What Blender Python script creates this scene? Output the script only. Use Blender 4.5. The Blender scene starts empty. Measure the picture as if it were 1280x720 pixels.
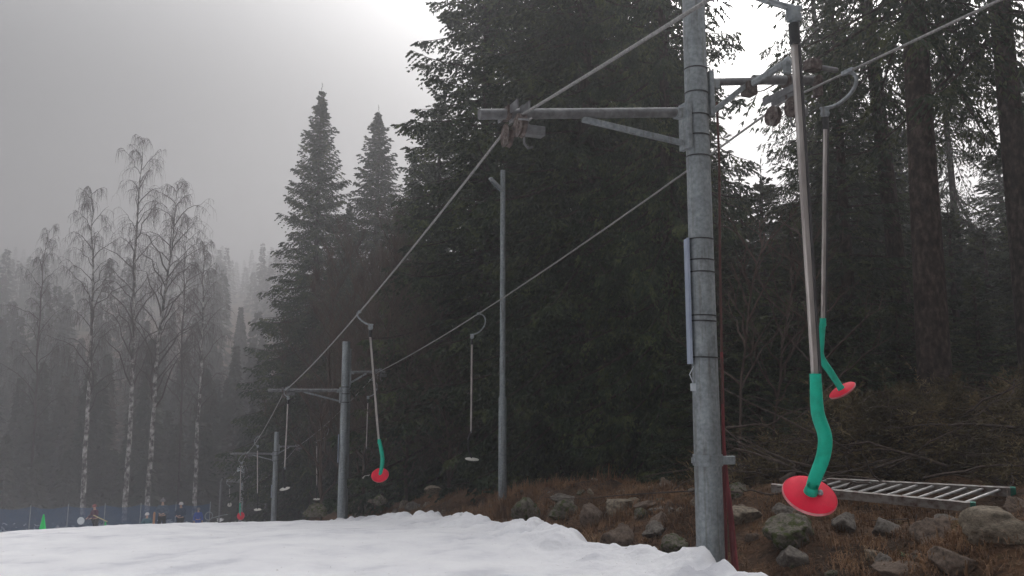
import bpy, math, random
import numpy as np
from math import sin, cos, tan, radians, pi, sqrt, atan2

scene = bpy.context.scene
col = scene.collection
E = 1.6                       # eye height above the snow by the camera
F = 1000.0                    # focal length in pixels of the 1280 px wide photograph
PITCH = radians(7.5)

def P(px, py, Y):
    """world point at forward distance Y seen at pixel (px, py) of the photograph"""
    u = (px - 640) / F; v = (360 - py) / F
    d = cos(PITCH) - v * sin(PITCH)
    return (u / d * Y, Y, (sin(PITCH) + v * cos(PITCH)) / d * Y + E)

def XZ(px, py):
    u = (px - 640) / F; v = (360 - py) / F
    d = cos(PITCH) - v * sin(PITCH)
    return u / d, (sin(PITCH) + v * cos(PITCH)) / d

# ------------------------------------------------------------------ noise
def _h(ix, iy, seed):
    n = (ix * 374761393 + iy * 668265263 + seed * 1442695041) & 0xFFFFFFFF
    n = ((n ^ (n >> 13)) * 1274126177) & 0xFFFFFFFF
    return ((n ^ (n >> 16)) & 0xFFFF) / 65535.0

def vnoise(x, y, seed=0):
    x = np.asarray(x, float); y = np.asarray(y, float)
    ix = np.floor(x).astype(np.int64); iy = np.floor(y).astype(np.int64)
    fx = x - ix; fy = y - iy
    fx = fx * fx * (3 - 2 * fx); fy = fy * fy * (3 - 2 * fy)
    a = _h(ix, iy, seed); b = _h(ix + 1, iy, seed); c = _h(ix, iy + 1, seed); d = _h(ix + 1, iy + 1, seed)
    return (a * (1 - fx) + b * fx) * (1 - fy) + (c * (1 - fx) + d * fx) * fy - 0.5

def fbm(x, y, f, octs=3, seed=0):
    r = 0; a = 1
    for k in range(octs):
        r = r + a * vnoise(x * f + 17.3 * k, y * f - 9.1 * k, seed + k); f *= 2.07; a *= 0.5
    return r

def sm(a, b, x):
    t = np.clip((np.asarray(x, float) - a) / (b - a), 0, 1)
    return t * t * (3 - 2 * t)

# ------------------------------------------------------------------ terrain functions
EY = [-80, 0, 4, 6, 7, 7.6, 8.3, 9.1, 10.5, 12, 15, 18, 24, 31, 40.5, 56, 70, 400]
EX = [4.5, 2.9, 2.48, 2.12, 1.86, 1.70, 1.22, .72, .42, .05, -1.0, -2.1, -4.55, -7.4, -11.2, -17.2, -23, -23]
def xedge(y): return np.interp(y, EY, EX)

def zprof(y):
    y = np.asarray(y, float)
    z = np.where(y < 4, -1.5, -1.5 - .006 * (y - 4) ** 2)
    z = np.where(y > 17.3, -2.561 - .160 * (y - 17.3), z)
    z50 = -2.561 - .160 * 32.7
    t = np.clip(y - 50, 0, 14)
    z = np.where(y > 50, z50 - .160 * t + .160 * t * t / 28, z)
    return z

def snow_base(x, y):
    x = np.asarray(x, float)
    z = zprof(y) - .029 * np.clip(-2.3 - x, 0, 30) + E
    return z

def ground_z(x, y, rough=True):
    x = np.asarray(x, float); y = np.asarray(y, float)
    s = (x - xedge(y)) * .92
    z = snow_base(x, y)
    z = z - .34 + .85 * sm(-.1, 2.0, s) + .25 * sm(2, 8, s) + .02 * np.clip(s - 8, 0, 60)
    z = z + .20 * np.clip(y - 66, 0, 264) * sm(66, 110, y)
    z = z - .30 * np.exp(-(((x - 4.7) / 1.3) ** 2 + ((y - 8.2) / .9) ** 2))
    if rough:
        near = sm(.0, .8, s) * (1 - sm(30, 80, y))
        z = z + near * (.30 * fbm(x, y, .9, 3, 5) + .07 * fbm(x, y, 4.2, 2, 9))
        z = z + sm(70, 120, y) * 5 * fbm(x, y, .02, 2, 3)
    return z

def gz(x, y): return float(ground_z(np.array([x]), np.array([y]))[0])
def sz(x, y): return float(snow_base(np.array([x]), np.array([y]))[0])

# ------------------------------------------------------------------ materials
def new_mat(name):
    m = bpy.data.materials.new(name); m.use_nodes = True
    nt = m.node_tree
    return m, nt, nt.nodes['Principled BSDF']

def noise_node(nt, scale, detail=4, vec=None, rough=.6):
    n = nt.nodes.new('ShaderNodeTexNoise'); n.inputs['Scale'].default_value = scale
    n.inputs['Detail'].default_value = detail; n.inputs['Roughness'].default_value = rough
    if vec is None:
        tc = nt.nodes.new('ShaderNodeTexCoord'); vec = tc.outputs['Object']
    nt.links.new(vec, n.inputs['Vector'])
    return n

def ramp(nt, fac, stops):
    r = nt.nodes.new('ShaderNodeValToRGB')
    while len(r.color_ramp.elements) < len(stops): r.color_ramp.elements.new(.5)
    for e, (p, c) in zip(r.color_ramp.elements, stops):
        e.position = p; e.color = (*c, 1)
    nt.links.new(fac, r.inputs['Fac'])
    return r

def bump(nt, bs, height, strength=.5, dist=.02):
    b = nt.nodes.new('ShaderNodeBump'); b.inputs['Strength'].default_value = strength
    b.inputs['Distance'].default_value = dist
    nt.links.new(height, b.inputs['Height']); nt.links.new(b.outputs['Normal'], bs.inputs['Normal'])

def mottled(name, stops, scale, rough=.7, metal=0, bs=.3, bd=.01, detail=5, spec=.5, stretch=None, rnd=0):
    m, nt, b = new_mat(name)
    vec = None
    if stretch:
        tc = nt.nodes.new('ShaderNodeTexCoord'); mp = nt.nodes.new('ShaderNodeMapping')
        mp.inputs['Scale'].default_value = stretch
        nt.links.new(tc.outputs['Object'], mp.inputs['Vector']); vec = mp.outputs['Vector']
    n = noise_node(nt, scale, detail, vec)
    r = ramp(nt, n.outputs['Fac'], stops)
    out = r.outputs['Color']
    if rnd:
        oi = nt.nodes.new('ShaderNodeObjectInfo')
        mr = nt.nodes.new('ShaderNodeMapRange'); mr.inputs['To Min'].default_value = 1 - rnd; mr.inputs['To Max'].default_value = 1 + rnd
        nt.links.new(oi.outputs['Random'], mr.inputs['Value'])
        hs = nt.nodes.new('ShaderNodeHueSaturation')
        nt.links.new(mr.outputs['Result'], hs.inputs['Value']); nt.links.new(out, hs.inputs['Color']); out = hs.outputs['Color']
    nt.links.new(out, b.inputs['Base Color'])
    b.inputs['Roughness'].default_value = rough; b.inputs['Metallic'].default_value = metal
    b.inputs['Specular IOR Level'].default_value = spec
    if bs: bump(nt, b, n.outputs['Fac'], bs, bd)
    return m

M = {}
M['galv'] = mottled('galvanised_steel', [(.3, (.21, .24, .255)), (.5, (.30, .335, .35)), (.72, (.40, .43, .45))], 26, .52, .45, .05, .003)
def streaks(m):
    nt = m.node_tree; b = nt.nodes['Principled BSDF']; src = b.inputs['Base Color'].links[0].from_socket
    tc = nt.nodes.new('ShaderNodeTexCoord'); mp = nt.nodes.new('ShaderNodeMapping'); mp.inputs['Scale'].default_value = (1, 1, .07)
    nt.links.new(tc.outputs['Object'], mp.inputs['Vector']); n = noise_node(nt, 24, 6, mp.outputs['Vector'])
    rr = ramp(nt, n.outputs['Fac'], [(.34, (.40, .33, .28)), (.47, (.92, .90, .88)), (.62, (1, 1, 1))])
    n2 = noise_node(nt, 3.5, 7); r2 = ramp(nt, n2.outputs['Fac'], [(.36, (.62, .62, .63)), (.6, (1, 1, 1))])
    for q in (rr, r2):
        mx = nt.nodes.new('ShaderNodeMix'); mx.data_type = 'RGBA'; mx.blend_type = 'MULTIPLY'; mx.inputs['Factor'].default_value = .55
        nt.links.new(src, mx.inputs['A']); nt.links.new(q.outputs['Color'], mx.inputs['B']); src = mx.outputs['Result']
    nt.links.new(src, b.inputs['Base Color'])
def scuffs(m, colr):
    nt = m.node_tree; b = nt.nodes['Principled BSDF']; src = b.inputs['Base Color'].links[0].from_socket
    n = noise_node(nt, 38, 8, rough=.75); rr = ramp(nt, n.outputs['Fac'], [(.60, (0, 0, 0)), (.68, (1, 1, 1))])
    mx = nt.nodes.new('ShaderNodeMix'); mx.data_type = 'RGBA'; mx.inputs['B'].default_value = (*colr, 1)
    ml = nt.nodes.new('ShaderNodeMath'); ml.operation = 'MULTIPLY'; ml.inputs[1].default_value = .55
    nt.links.new(rr.outputs['Color'], ml.inputs[0]); nt.links.new(ml.outputs[0], mx.inputs['Factor']); nt.links.new(src, mx.inputs['A'])
    nt.links.new(mx.outputs['Result'], b.inputs['Base Color'])
streaks(M['galv'])
M['galv_dark'] = mottled('weathered_pipe', [(.3, (.10, .10, .105)), (.6, (.19, .195, .20)), (.8, (.26, .26, .25))], 14, .6, .3, .05, .003)
M['strap'] = mottled('strap_steel', [(.3, (.02, .02, .022)), (.7, (.06, .06, .065))], 20, .5, .3, 0)
M['rope'] = mottled('wire_rope', [(.35, (.16, .16, .16)), (.65, (.32, .315, .30))], 60, .5, .5, .4, .004)
M['rust'] = mottled('rusty_steel', [(.3, (.04, .034, .033)), (.5, (.10, .072, .064)), (.7, (.22, .20, .185))], 22, .8, .2, .3, .004)
M['bar'] = mottled('bar_steel', [(.3, (.36, .32, .30)), (.7, (.58, .54, .51))], 9, .42, .6, .03, .002, stretch=(4, 4, .6))
M['bar_dark'] = mottled('bar_dark_strip', [(.3, (.03, .028, .03)), (.7, (.07, .065, .065))], 9, .6, .2, 0)
M['rubber'] = mottled('black_rubber', [(.3, (.012, .012, .013)), (.7, (.035, .035, .037))], 30, .6, 0, .1, .002)
M['green'] = mottled('green_hose', [(.3, (.006, .30, .20)), (.52, (.008, .43, .29)), (.75, (.012, .50, .35))], 9, .5, 0, .12, .003, spec=.25)
M['red'] = mottled('red_plastic', [(.3, (.58, .008, .032)), (.55, (.74, .010, .045)), (.8, (.80, .02, .06))], 7, .6, 0, .05, .002, spec=.18)
scuffs(M['green'], (.02, .16, .12)); scuffs(M['red'], (.42, .03, .05))
M['redrim'] = mottled('scuffed_rim', [(.3, (.50, .05, .07)), (.7, (.62, .24, .25))], 12, .5, 0, 0)
M['puck'] = mottled('pale_plastic', [(.3, (.42, .40, .36)), (.7, (.60, .58, .53))], 12, .6, 0, 0)
M['board'] = mottled('board_white', [(.3, (.26, .31, .40)), (.7, (.36, .41, .50))], 5, .5, 0, 0)
M['cable_red'] = mottled('red_cable', [(.3, (.12, .016, .020)), (.7, (.26, .045, .05))], 18, .6, 0, .1, .002, stretch=(1, 1, .15))
M['cable_brown'] = mottled('brown_conduit', [(.3, (.06, .025, .02)), (.7, (.14, .06, .05))], 12, .7, 0, .1, .002, stretch=(1, 1, .15))
M['needles'] = mottled('spruce_needles', [(.3, (.009, .019, .010)), (.5, (.026, .044, .020)), (.66, (.095, .112, .042))], 1.5, .75, 0, 0, spec=.25, rnd=.18)  # brightest stop raised: light on hanging branchlets put into the colour
M['needles_far'] = mottled('far_foliage', [(.3, (.028, .040, .032)), (.5, (.050, .058, .045)), (.72, (.085, .075, .062))], .12, .9, 0, 0, spec=.1)  # grey-brown of bare twigs, paled so haze fading is put into the colour
M['bark'] = mottled('spruce_bark', [(.32, (.014, .010, .009)), (.5, (.042, .030, .026)), (.68, (.10, .076, .064))], 9, .95, 0, .9, .03, detail=8, spec=.1, stretch=(1.6, 1.6, .8))
M['twig'] = mottled('bare_twig', [(.3, (.026, .018, .018)), (.7, (.060, .042, .041))], 2, .9, 0, 0, spec=.15)
M['shrubtwig'] = mottled('shrub_twig', [(.3, (.050, .036, .030)), (.7, (.12, .088, .072))], 2, .9, 0, 0, spec=.15)
M['ladder'] = mottled('ladder_aluminium', [(.30, (.13, .06, .05)), (.42, (.26, .22, .20)), (.6, (.42, .40, .38))], 14, .6, .25, .1, .004, detail=7)
M['rung'] = mottled('rung_aluminium', [(.3, (.36, .35, .34)), (.7, (.56, .55, .54))], 10, .45, .5, 0)
M['endcap'] = mottled('green_cap', [(.3, (.01, .12, .09)), (.7, (.02, .20, .14))], 10, .6, 0, 0)
M['straw'] = mottled('dry_grass', [(.25, (.075, .048, .033)), (.43, (.16, .095, .058)), (.60, (.29, .17, .098)), (.78, (.42, .31, .19))], 1.1, .9, 0, 0, spec=.1)
M['litter'] = mottled('litter', [(.28, (.035, .022, .016)), (.5, (.10, .06, .038)), (.66, (.19, .125, .08)), (.82, (.30, .24, .17))], 9, .9, 0, 0, spec=.1)
M['brush'] = mottled('dead_needles', [(.3, (.030, .026, .016)), (.47, (.10, .082, .046)), (.62, (.23, .175, .10)), (.8, (.40, .28, .17))], 1.3, .9, 0, 0, spec=.1)
M['deadwood'] = mottled('dead_wood', [(.3, (.035, .026, .022)), (.7, (.13, .10, .085))], 8, .9, 0, .5, .01, stretch=(2, 2, .6), spec=.15)
M['netblue'] = mottled('net_blue', [(.3, (.012, .055, .16)), (.7, (.02, .085, .23))], 3, .8, 0, 0)
M['cone'] = mottled('cone_green', [(.3, (.005, .50, .10)), (.7, (.01, .62, .14))], 3, .5, 0, 0)
M['orange'] = mottled('post_orange', [(.3, (.45, .20, .09)), (.7, (.55, .27, .13))], 3, .6, 0, 0)
M['pole_yel'] = mottled('pole_yellow', [(.3, (.35, .30, .13)), (.7, (.45, .40, .2))], 3, .5, 0, 0)
M['skin'] = mottled('skin', [(.3, (.42, .25, .19)), (.7, (.52, .33, .25))], 8, .6, 0, 0)
M['leafgreen'] = mottled('leaf_green', [(.3, (.03, .08, .03)), (.7, (.07, .16, .06))], 8, .6, 0, 0)
M['lampglass'] = mottled('lamp_glass', [(.3, (.10, .13, .15)), (.7, (.18, .21, .23))], 8, .2, 0, 0)
M['cloth_purple'] = mottled('cloth_purple', [(.3, (.07, .03, .055)), (.7, (.14, .07, .10))], 9, .9, 0, 0)
M['cloth_navy'] = mottled('cloth_navy', [(.3, (.018, .035, .07)), (.7, (.04, .07, .12))], 9, .9, 0, 0)
M['cloth_grey'] = mottled('cloth_bluegrey', [(.3, (.06, .09, .13)), (.7, (.11, .15, .2))], 9, .9, 0, 0)
M['cloth_teal'] = mottled('cloth_teal', [(.3, (.05, .12, .16)), (.7, (.09, .19, .23))], 9, .9, 0, 0)
M['cloth_blue'] = mottled('cloth_blue', [(.3, (.03, .07, .30)), (.7, (.06, .12, .42))], 9, .9, 0, 0)
M['cloth_black'] = mottled('cloth_black', [(.3, (.012, .013, .016)), (.7, (.03, .03, .035))], 9, .9, 0, 0)
M['hatwhite'] = mottled('hat_white', [(.3, (.60, .56, .56)), (.7, (.75, .72, .72))], 9, .8, 0, 0)
M['hatred'] = mottled('hat_red', [(.3, (.22, .06, .06)), (.7, (.35, .12, .11))], 9, .8, 0, 0)
M['hatgrey'] = mottled('hat_grey', [(.3, (.16, .15, .15)), (.7, (.3, .29, .29))], 9, .8, 0, 0)
M['hair'] = mottled('hair', [(.3, (.03, .02, .015)), (.7, (.07, .045, .03))], 20, .7, 0, 0)
M['dark'] = mottled('dark_parts', [(.3, (.01, .01, .01)), (.7, (.02, .02, .02))], 20, .7, 0, 0)
M['disc'] = mottled('disc_white', [(.3, (.40, .44, .47)), (.7, (.58, .62, .65))], 4, .5, 0, 0)

def snow_mat():
    m, nt, b = new_mat('snow')
    n = noise_node(nt, 1.2, 6); n2 = noise_node(nt, 16, 4); n3 = noise_node(nt, 3.1, 3)
    r = ramp(nt, n.outputs['Fac'], [(.32, (.60, .60, .64)), (.46, (.76, .755, .78)), (.62, (.83, .825, .84))])
    sp = ramp(nt, n2.outputs['Fac'], [(.27, (.40, .35, .31)), (.31, (1, 1, 1))])
    mx = nt.nodes.new('ShaderNodeMix'); mx.data_type = 'RGBA'; mx.blend_type = 'MULTIPLY'; mx.inputs['Factor'].default_value = .7
    nt.links.new(r.outputs['Color'], mx.inputs['A']); nt.links.new(sp.outputs['Color'], mx.inputs['B'])
    nt.links.new(mx.outputs['Result'], b.inputs['Base Color'])
    b.inputs['Roughness'].default_value = .62; b.inputs['Specular IOR Level'].default_value = .3
    ad = nt.nodes.new('ShaderNodeMath'); ad.operation = 'ADD'
    ml = nt.nodes.new('ShaderNodeMath'); ml.operation = 'MULTIPLY'; ml.inputs[1].default_value = .35
    nt.links.new(n2.outputs['Fac'], ml.inputs[0]); nt.links.new(ml.outputs[0], ad.inputs[0]); nt.links.new(n3.outputs['Fac'], ad.inputs[1])
    bump(nt, b, ad.outputs[0], .55, .06)
    return m
M['snow'] = snow_mat()

def ground_mat():
    m, nt, b = new_mat('bank_soil')
    n = noise_node(nt, 1.6, 8); n2 = noise_node(nt, 22, 6)
    r = ramp(nt, n.outputs['Fac'], [(.3, (.03, .022, .017)), (.48, (.08, .052, .035)), (.6, (.125, .075, .046)), (.75, (.075, .078, .036))])
    r2 = ramp(nt, n2.outputs['Fac'], [(.3, (.45, .42, .40)), (.62, (1.2, 1.1, 1.0))])
    mx = nt.nodes.new('ShaderNodeMix'); mx.data_type = 'RGBA'; mx.blend_type = 'MULTIPLY'; mx.inputs['Factor'].default_value = 1
    nt.links.new(r.outputs['Color'], mx.inputs['A']); nt.links.new(r2.outputs['Color'], mx.inputs['B'])
    nt.links.new(mx.outputs['Result'], b.inputs['Base Color'])
    b.inputs['Roughness'].default_value = .95; b.inputs['Specular IOR Level'].default_value = .15
    bump(nt, b, n2.outputs['Fac'], .9, .05)
    return m
M['ground'] = ground_mat()

def rock_mat(name, base, moss=0.0):
    m, nt, b = new_mat(name)
    n = noise_node(nt, 5, 8); n2 = noise_node(nt, 30, 5)
    c = base
    r = ramp(nt, n.outputs['Fac'], [(.3, tuple(v * .35 for v in c)), (.52, c), (.72, tuple(min(.6, v * 1.5) for v in c))])
    r2 = ramp(nt, n2.outputs['Fac'], [(.3, (.5, .5, .5)), (.6, (1, 1, 1))])
    mx = nt.nodes.new('ShaderNodeMix'); mx.data_type = 'RGBA'; mx.blend_type = 'MULTIPLY'; mx.inputs['Factor'].default_value = .8
    nt.links.new(r.outputs['Color'], mx.inputs['A']); nt.links.new(r2.outputs['Color'], mx.inputs['B'])
    out = mx.outputs['Result']
    if moss:
        n3 = noise_node(nt, 3.2, 5)
        g = ramp(nt, n3.outputs['Fac'], [(.62 - moss * .3, (0, 0, 0)), (.68 - moss * .2, (1, 1, 1))])
        m2 = nt.nodes.new('ShaderNodeMix'); m2.data_type = 'RGBA'; m2.inputs['B'].default_value = (.055, .07, .018, 1)
        nt.links.new(g.outputs['Color'], m2.inputs['Factor']); nt.links.new(out, m2.inputs['A']); out = m2.outputs['Result']
    nt.links.new(out, b.inputs['Base Color'])
    b.inputs['Roughness'].default_value = .92; b.inputs['Specular IOR Level'].default_value = .2
    bump(nt, b, n2.outputs['Fac'], .8, .02)
    return m
M['rock_grey'] = rock_mat('rock_grey', (.21, .185, .16))
M['rock_moss'] = rock_mat('rock_moss', (.18, .16, .13), .40)
M['rock_pale'] = rock_mat('rock_pale', (.30, .25, .19))
M['rock_brown'] = rock_mat('rock_brown', (.20, .15, .118))

def birch_mat():
    m, nt, b = new_mat('birch_bark')
    tc = nt.nodes.new('ShaderNodeTexCoord'); mp = nt.nodes.new('ShaderNodeMapping'); mp.inputs['Scale'].default_value = (2.2, 2.2, 1.9)
    nt.links.new(tc.outputs['Object'], mp.inputs['Vector'])
    n = noise_node(nt, 1.5, 5, mp.outputs['Vector'])
    r = ramp(nt, n.outputs['Fac'], [(.42, (.03, .026, .025)), (.50, (.15, .14, .135)), (.64, (.40, .385, .37))])
    nt.links.new(r.outputs['Color'], b.inputs['Base Color']); b.inputs['Roughness'].default_value = .8
    return m
M['birch'] = birch_mat()

def net_mat():
    m, nt, b = new_mat('safety_net')
    # a real mesh weave: threads with open holes between them
    tc = nt.nodes.new('ShaderNodeTexCoord')
    w1 = nt.nodes.new('ShaderNodeTexWave'); w1.bands_direction = 'X'; w1.inputs['Scale'].default_value = 6
    w2 = nt.nodes.new('ShaderNodeTexWave'); w2.bands_direction = 'Z'; w2.inputs['Scale'].default_value = 6
    nt.links.new(tc.outputs['Object'], w1.inputs['Vector']); nt.links.new(tc.outputs['Object'], w2.inputs['Vector'])
    mxm = nt.nodes.new('ShaderNodeMath'); mxm.operation = 'MAXIMUM'
    nt.links.new(w1.outputs['Fac'], mxm.inputs[0]); nt.links.new(w2.outputs['Fac'], mxm.inputs[1])
    gt = nt.nodes.new('ShaderNodeMath'); gt.operation = 'GREATER_THAN'; gt.inputs[1].default_value = .62
    nt.links.new(mxm.outputs[0], gt.inputs[0])
    tr = nt.nodes.new('ShaderNodeBsdfTransparent'); ms = nt.nodes.new('ShaderNodeMixShader')
    nt.links.new(gt.outputs[0], ms.inputs['Fac']); nt.links.new(tr.outputs[0], ms.inputs[1]); nt.links.new(b.outputs[0], ms.inputs[2])
    b.inputs['Base Color'].default_value = (.014, .060, .14, 1); b.inputs['Roughness'].default_value = .8
    nt.links.new(ms.outputs[0], nt.nodes['Material Output'].inputs['Surface'])
    return m
M['net'] = net_mat()

# ------------------------------------------------------------------ mesh builder
class MB:
    def __init__(s): s.v = []; s.f = []; s.n = 0
    def add(s, v, f):
        v = np.asarray(v, float).reshape(-1, 3)
        s.v.append(v)
        for q in f: s.f.append(tuple(int(i) + s.n for i in q))
        s.n += len(v)
    def quads(s, V4):                       # V4: N x 4 x 3
        N = len(V4)
        if N == 0: return
        s.v.append(V4.reshape(-1, 3)); s.f.append(('Q', s.n, N)); s.n += 4 * N
    def tris(s, V3):
        N = len(V3)
        if N == 0: return
        s.v.append(V3.reshape(-1, 3)); s.f.append(('T', s.n, N)); s.n += 3 * N
    def tubes(s, pts, rad, k=3):            # pts N,K,3; rad N,K: many thin tubes at once
        pts = np.asarray(pts, float); rad = np.asarray(rad, float)
        N, K, _ = pts.shape
        if N == 0: return
        d = pts[:, -1] - pts[:, 0]
        d /= np.linalg.norm(d, axis=1, keepdims=True) + 1e-9
        ref = np.where(np.abs(d[:, 2:3]) > .8, np.array([[1., 0, 0]]), np.array([[0, 0, 1.]]))
        a = np.cross(d, ref); a /= np.linalg.norm(a, axis=1, keepdims=True) + 1e-9
        b = np.cross(d, a)
        ang = np.arange(k) * 2 * pi / k
        ring = a[:, None, None, :] * np.cos(ang)[None, None, :, None] + b[:, None, None, :] * np.sin(ang)[None, None, :, None]
        V = pts[:, :, None, :] + ring * rad[:, :, None, None]         # N,K,k,3
        q = []
        for j in range(k):
            j2 = (j + 1) % k
            q.append(np.stack([V[:, :-1, j], V[:, :-1, j2], V[:, 1:, j2], V[:, 1:, j]], axis=2))
        Q = np.stack(q, axis=2).reshape(-1, 4, 3)
        s.quads(Q)
    def tube(s, pts, r, k=10, caps=True):
        pts = [np.array(p, float) for p in pts]; n = len(pts)
        rr = [r] * n if np.isscalar(r) else list(r)
        t = [pts[min(i + 1, n - 1)] - pts[max(i - 1, 0)] for i in range(n)]
        t = [x / (np.linalg.norm(x) + 1e-9) for x in t]
        up = np.array([0, 0, 1.]) if abs(t[0][2]) < .9 else np.array([1., 0, 0])
        a = np.cross(t[0], up); a /= np.linalg.norm(a)
        V = []
        for i in range(n):
            a = a - t[i] * np.dot(a, t[i]); a /= np.linalg.norm(a) + 1e-9
            b = np.cross(t[i], a)
            for j in range(k):
                w = 2 * pi * j / k
                V.append(pts[i] + rr[i] * (cos(w) * a + sin(w) * b))
        f = []
        for i in range(n - 1):
            for j in range(k):
                j2 = (j + 1) % k
                f.append((i * k + j, i * k + j2, (i + 1) * k + j2, (i + 1) * k + j))
        if caps:
            f.append(tuple(range(k))[::-1]); f.append(tuple((n - 1) * k + j for j in range(k)))
        s.add(V, f)
    def box(s, c, size, ax=None, ay=None, bev=.12):
        """box with chamfered vertical-edge corners; ax, ay: local axes"""
        c = np.array(c, float); ax = np.array(ax if ax is not None else (1, 0, 0), float); ax /= np.linalg.norm(ax)
        if ay is None:
            ay = np.cross((0, 0, 1.), ax)
        ay = np.array(ay, float); ay = ay - ax * np.dot(ax, ay); ay /= np.linalg.norm(ay)
        az = np.cross(ax, ay)
        hx, hy, hz = [v / 2 for v in size]; e = bev * min(hx, hy, hz)
        V = []
        for (sx, sy, sz_) in [(i, j, k) for i in (-1, 1) for j in (-1, 1) for k in (-1, 1)]:
            for (ex, ey, ez) in ((0, 1, 1), (1, 0, 1), (1, 1, 0)):
                V.append(c + ax * sx * (hx - e * ex) + ay * sy * (hy - e * ey) + az * sz_ * (hz - e * ez))
        import bmesh
        bm = bmesh.new()
        for p in V: bm.verts.new(p)
        bmesh.ops.convex_hull(bm, input=bm.verts)
        bm.verts.ensure_lookup_table(); bm.verts.index_update()
        s.add([v.co[:] for v in bm.verts], [[v.index for v in f.verts] for f in bm.faces])
        bm.free()
    def lathe(s, prof, c, axis, k=32):
        axis = np.array(axis, float); axis /= np.linalg.norm(axis)
        ref = np.array([0, 0, 1.]) if abs(axis[2]) < .9 else np.array([1., 0, 0])
        a = np.cross(axis, ref); a /= np.linalg.norm(a); b = np.cross(axis, a)
        V = []; c = np.array(c, float)
        for (r, h) in prof:
            for j in range(k):
                w = 2 * pi * j / k
                V.append(c + axis * h + r * (cos(w) * a + sin(w) * b))
        f = []
        for i in range(len(prof) - 1):
            for j in range(k):
                j2 = (j + 1) % k
                f.append((i * k + j, i * k + j2, (i + 1) * k + j2, (i + 1) * k + j))
        s.add(V, f)
    def mesh(s, name, smooth=False):
        me = bpy.data.meshes.new(name)
        V = np.concatenate(s.v) if s.v else np.zeros((0, 3))
        loops = []; starts = []; tot = 0
        small = []
        for q in s.f:
            if q and q[0] == 'Q':
                if small: loops.append(np.array(sum(small, ())))
                for x in small: starts.append(np.array([tot])); tot += len(x)
                small = []
                loops.append(np.arange(q[1], q[1] + 4 * q[2])); starts.append(tot + 4 * np.arange(q[2])); tot += 4 * q[2]
            elif q and q[0] == 'T':
                if small: loops.append(np.array(sum(small, ())))
                for x in small: starts.append(np.array([tot])); tot += len(x)
                small = []
                loops.append(np.arange(q[1], q[1] + 3 * q[2])); starts.append(tot + 3 * np.arange(q[2])); tot += 3 * q[2]
            else: small.append(tuple(q))
        if small:
            flat = []
            for x in small: flat.extend(x); starts.append(np.array([tot])); tot += len(x)
            loops.append(np.array(flat))
        L = np.concatenate(loops).astype(np.int32); S = np.concatenate(starts).astype(np.int32)
        me.vertices.add(len(V)); me.vertices.foreach_set('co', V.astype(np.float32).ravel())
        me.loops.add(len(L)); me.loops.foreach_set('vertex_index', L)
        me.polygons.add(len(S)); me.polygons.foreach_set('loop_start', S)
        me.update(calc_edges=True); me.validate()
        if smooth: me.polygons.foreach_set('use_smooth', np.ones(len(me.polygons), bool))
        return me
    def build(s, name, mat, parent=None, smooth=True, loc=None):
        me = s.mesh(name, smooth); me.materials.append(M[mat] if isinstance(mat, str) else mat)
        if loc is not None: me.transform(__import__('mathutils').Matrix.Translation([-v for v in loc]))
        o = bpy.data.objects.new(name, me); col.objects.link(o)
        if parent is not None: o.parent = parent
        if loc is not None: o.location = loc
        if smooth:
            try: me.set_sharp_from_angle(angle=radians(38))
            except Exception: pass
        return o

def tag(o, label=None, cat=None, group=None, kind=None):
    if label: o['label'] = label
    if cat: o['category'] = cat
    if group: o['group'] = group
    if kind: o['kind'] = kind
    return o

def empty(name, loc, label, cat, group=None):
    o = bpy.data.objects.new(name, None); col.objects.link(o); o.location = loc; o.empty_display_size = .2
    return tag(o, label, cat, group)

def copy_tree(root, loc, rz=0, scale=1, label=None, group=None, cat=None):
    r = root.copy(); col.objects.link(r); r.location = loc; r.rotation_euler = (0, 0, rz)
    r.scale = (scale,) * 3 if np.isscalar(scale) else scale
    for ch in root.children:
        c = ch.copy(); col.objects.link(c); c.parent = r
        for g in ch.children:
            d = g.copy(); col.objects.link(d); d.parent = c
    if label: r['label'] = label
    if group: r['group'] = group
    elif 'group' in r: del r['group']
    return r

def V3(*a): return np.array(a, float)

# ------------------------------------------------------------------ ground and snow
def grid_mesh(xs, ys, zf):
    X, Y = np.meshgrid(xs, ys)
    Z = zf(X, Y)
    V = np.stack([X, Y, Z], -1).reshape(-1, 3)
    nx, ny = len(xs), len(ys)
    i = (np.arange(ny - 1)[:, None] * nx + np.arange(nx - 1)[None, :]).ravel()
    Fq = np.stack([i, i + 1, i + nx + 1, i + nx], 1)
    return V, Fq

def sheet(name, V, Fq, mat, smooth=True):
    me = bpy.data.meshes.new(name)
    me.vertices.add(len(V)); me.vertices.foreach_set('co', V.astype(np.float32).ravel())
    me.loops.add(len(Fq) * 4); me.loops.foreach_set('vertex_index', Fq.astype(np.int32).ravel())
    me.polygons.add(len(Fq)); me.polygons.foreach_set('loop_start', (np.arange(len(Fq)) * 4).astype(np.int32))
    me.update(calc_edges=True)
    if smooth: me.polygons.foreach_set('use_smooth', np.ones(len(Fq), bool))
    me.materials.append(M[mat])
    o = bpy.data.objects.new(name, me); col.objects.link(o)
    return o

xs = np.concatenate([np.linspace(-420, -60, 30), np.linspace(-55, -26, 12), np.linspace(-25, -3.3, 90), np.linspace(-3.2, 9, 170), np.linspace(9.2, 25, 50), np.linspace(27, 60, 14), np.linspace(75, 420, 24)])
ys = np.concatenate([np.linspace(-90, -5, 16), np.linspace(-3, 4.5, 18), np.linspace(4.6, 20, 220), np.linspace(20.3, 50, 110), np.linspace(51, 70, 20), np.linspace(74, 420, 60)])
g = sheet('ground', *grid_mesh(xs, ys, ground_z), 'ground'); tag(g, kind='structure')

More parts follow.
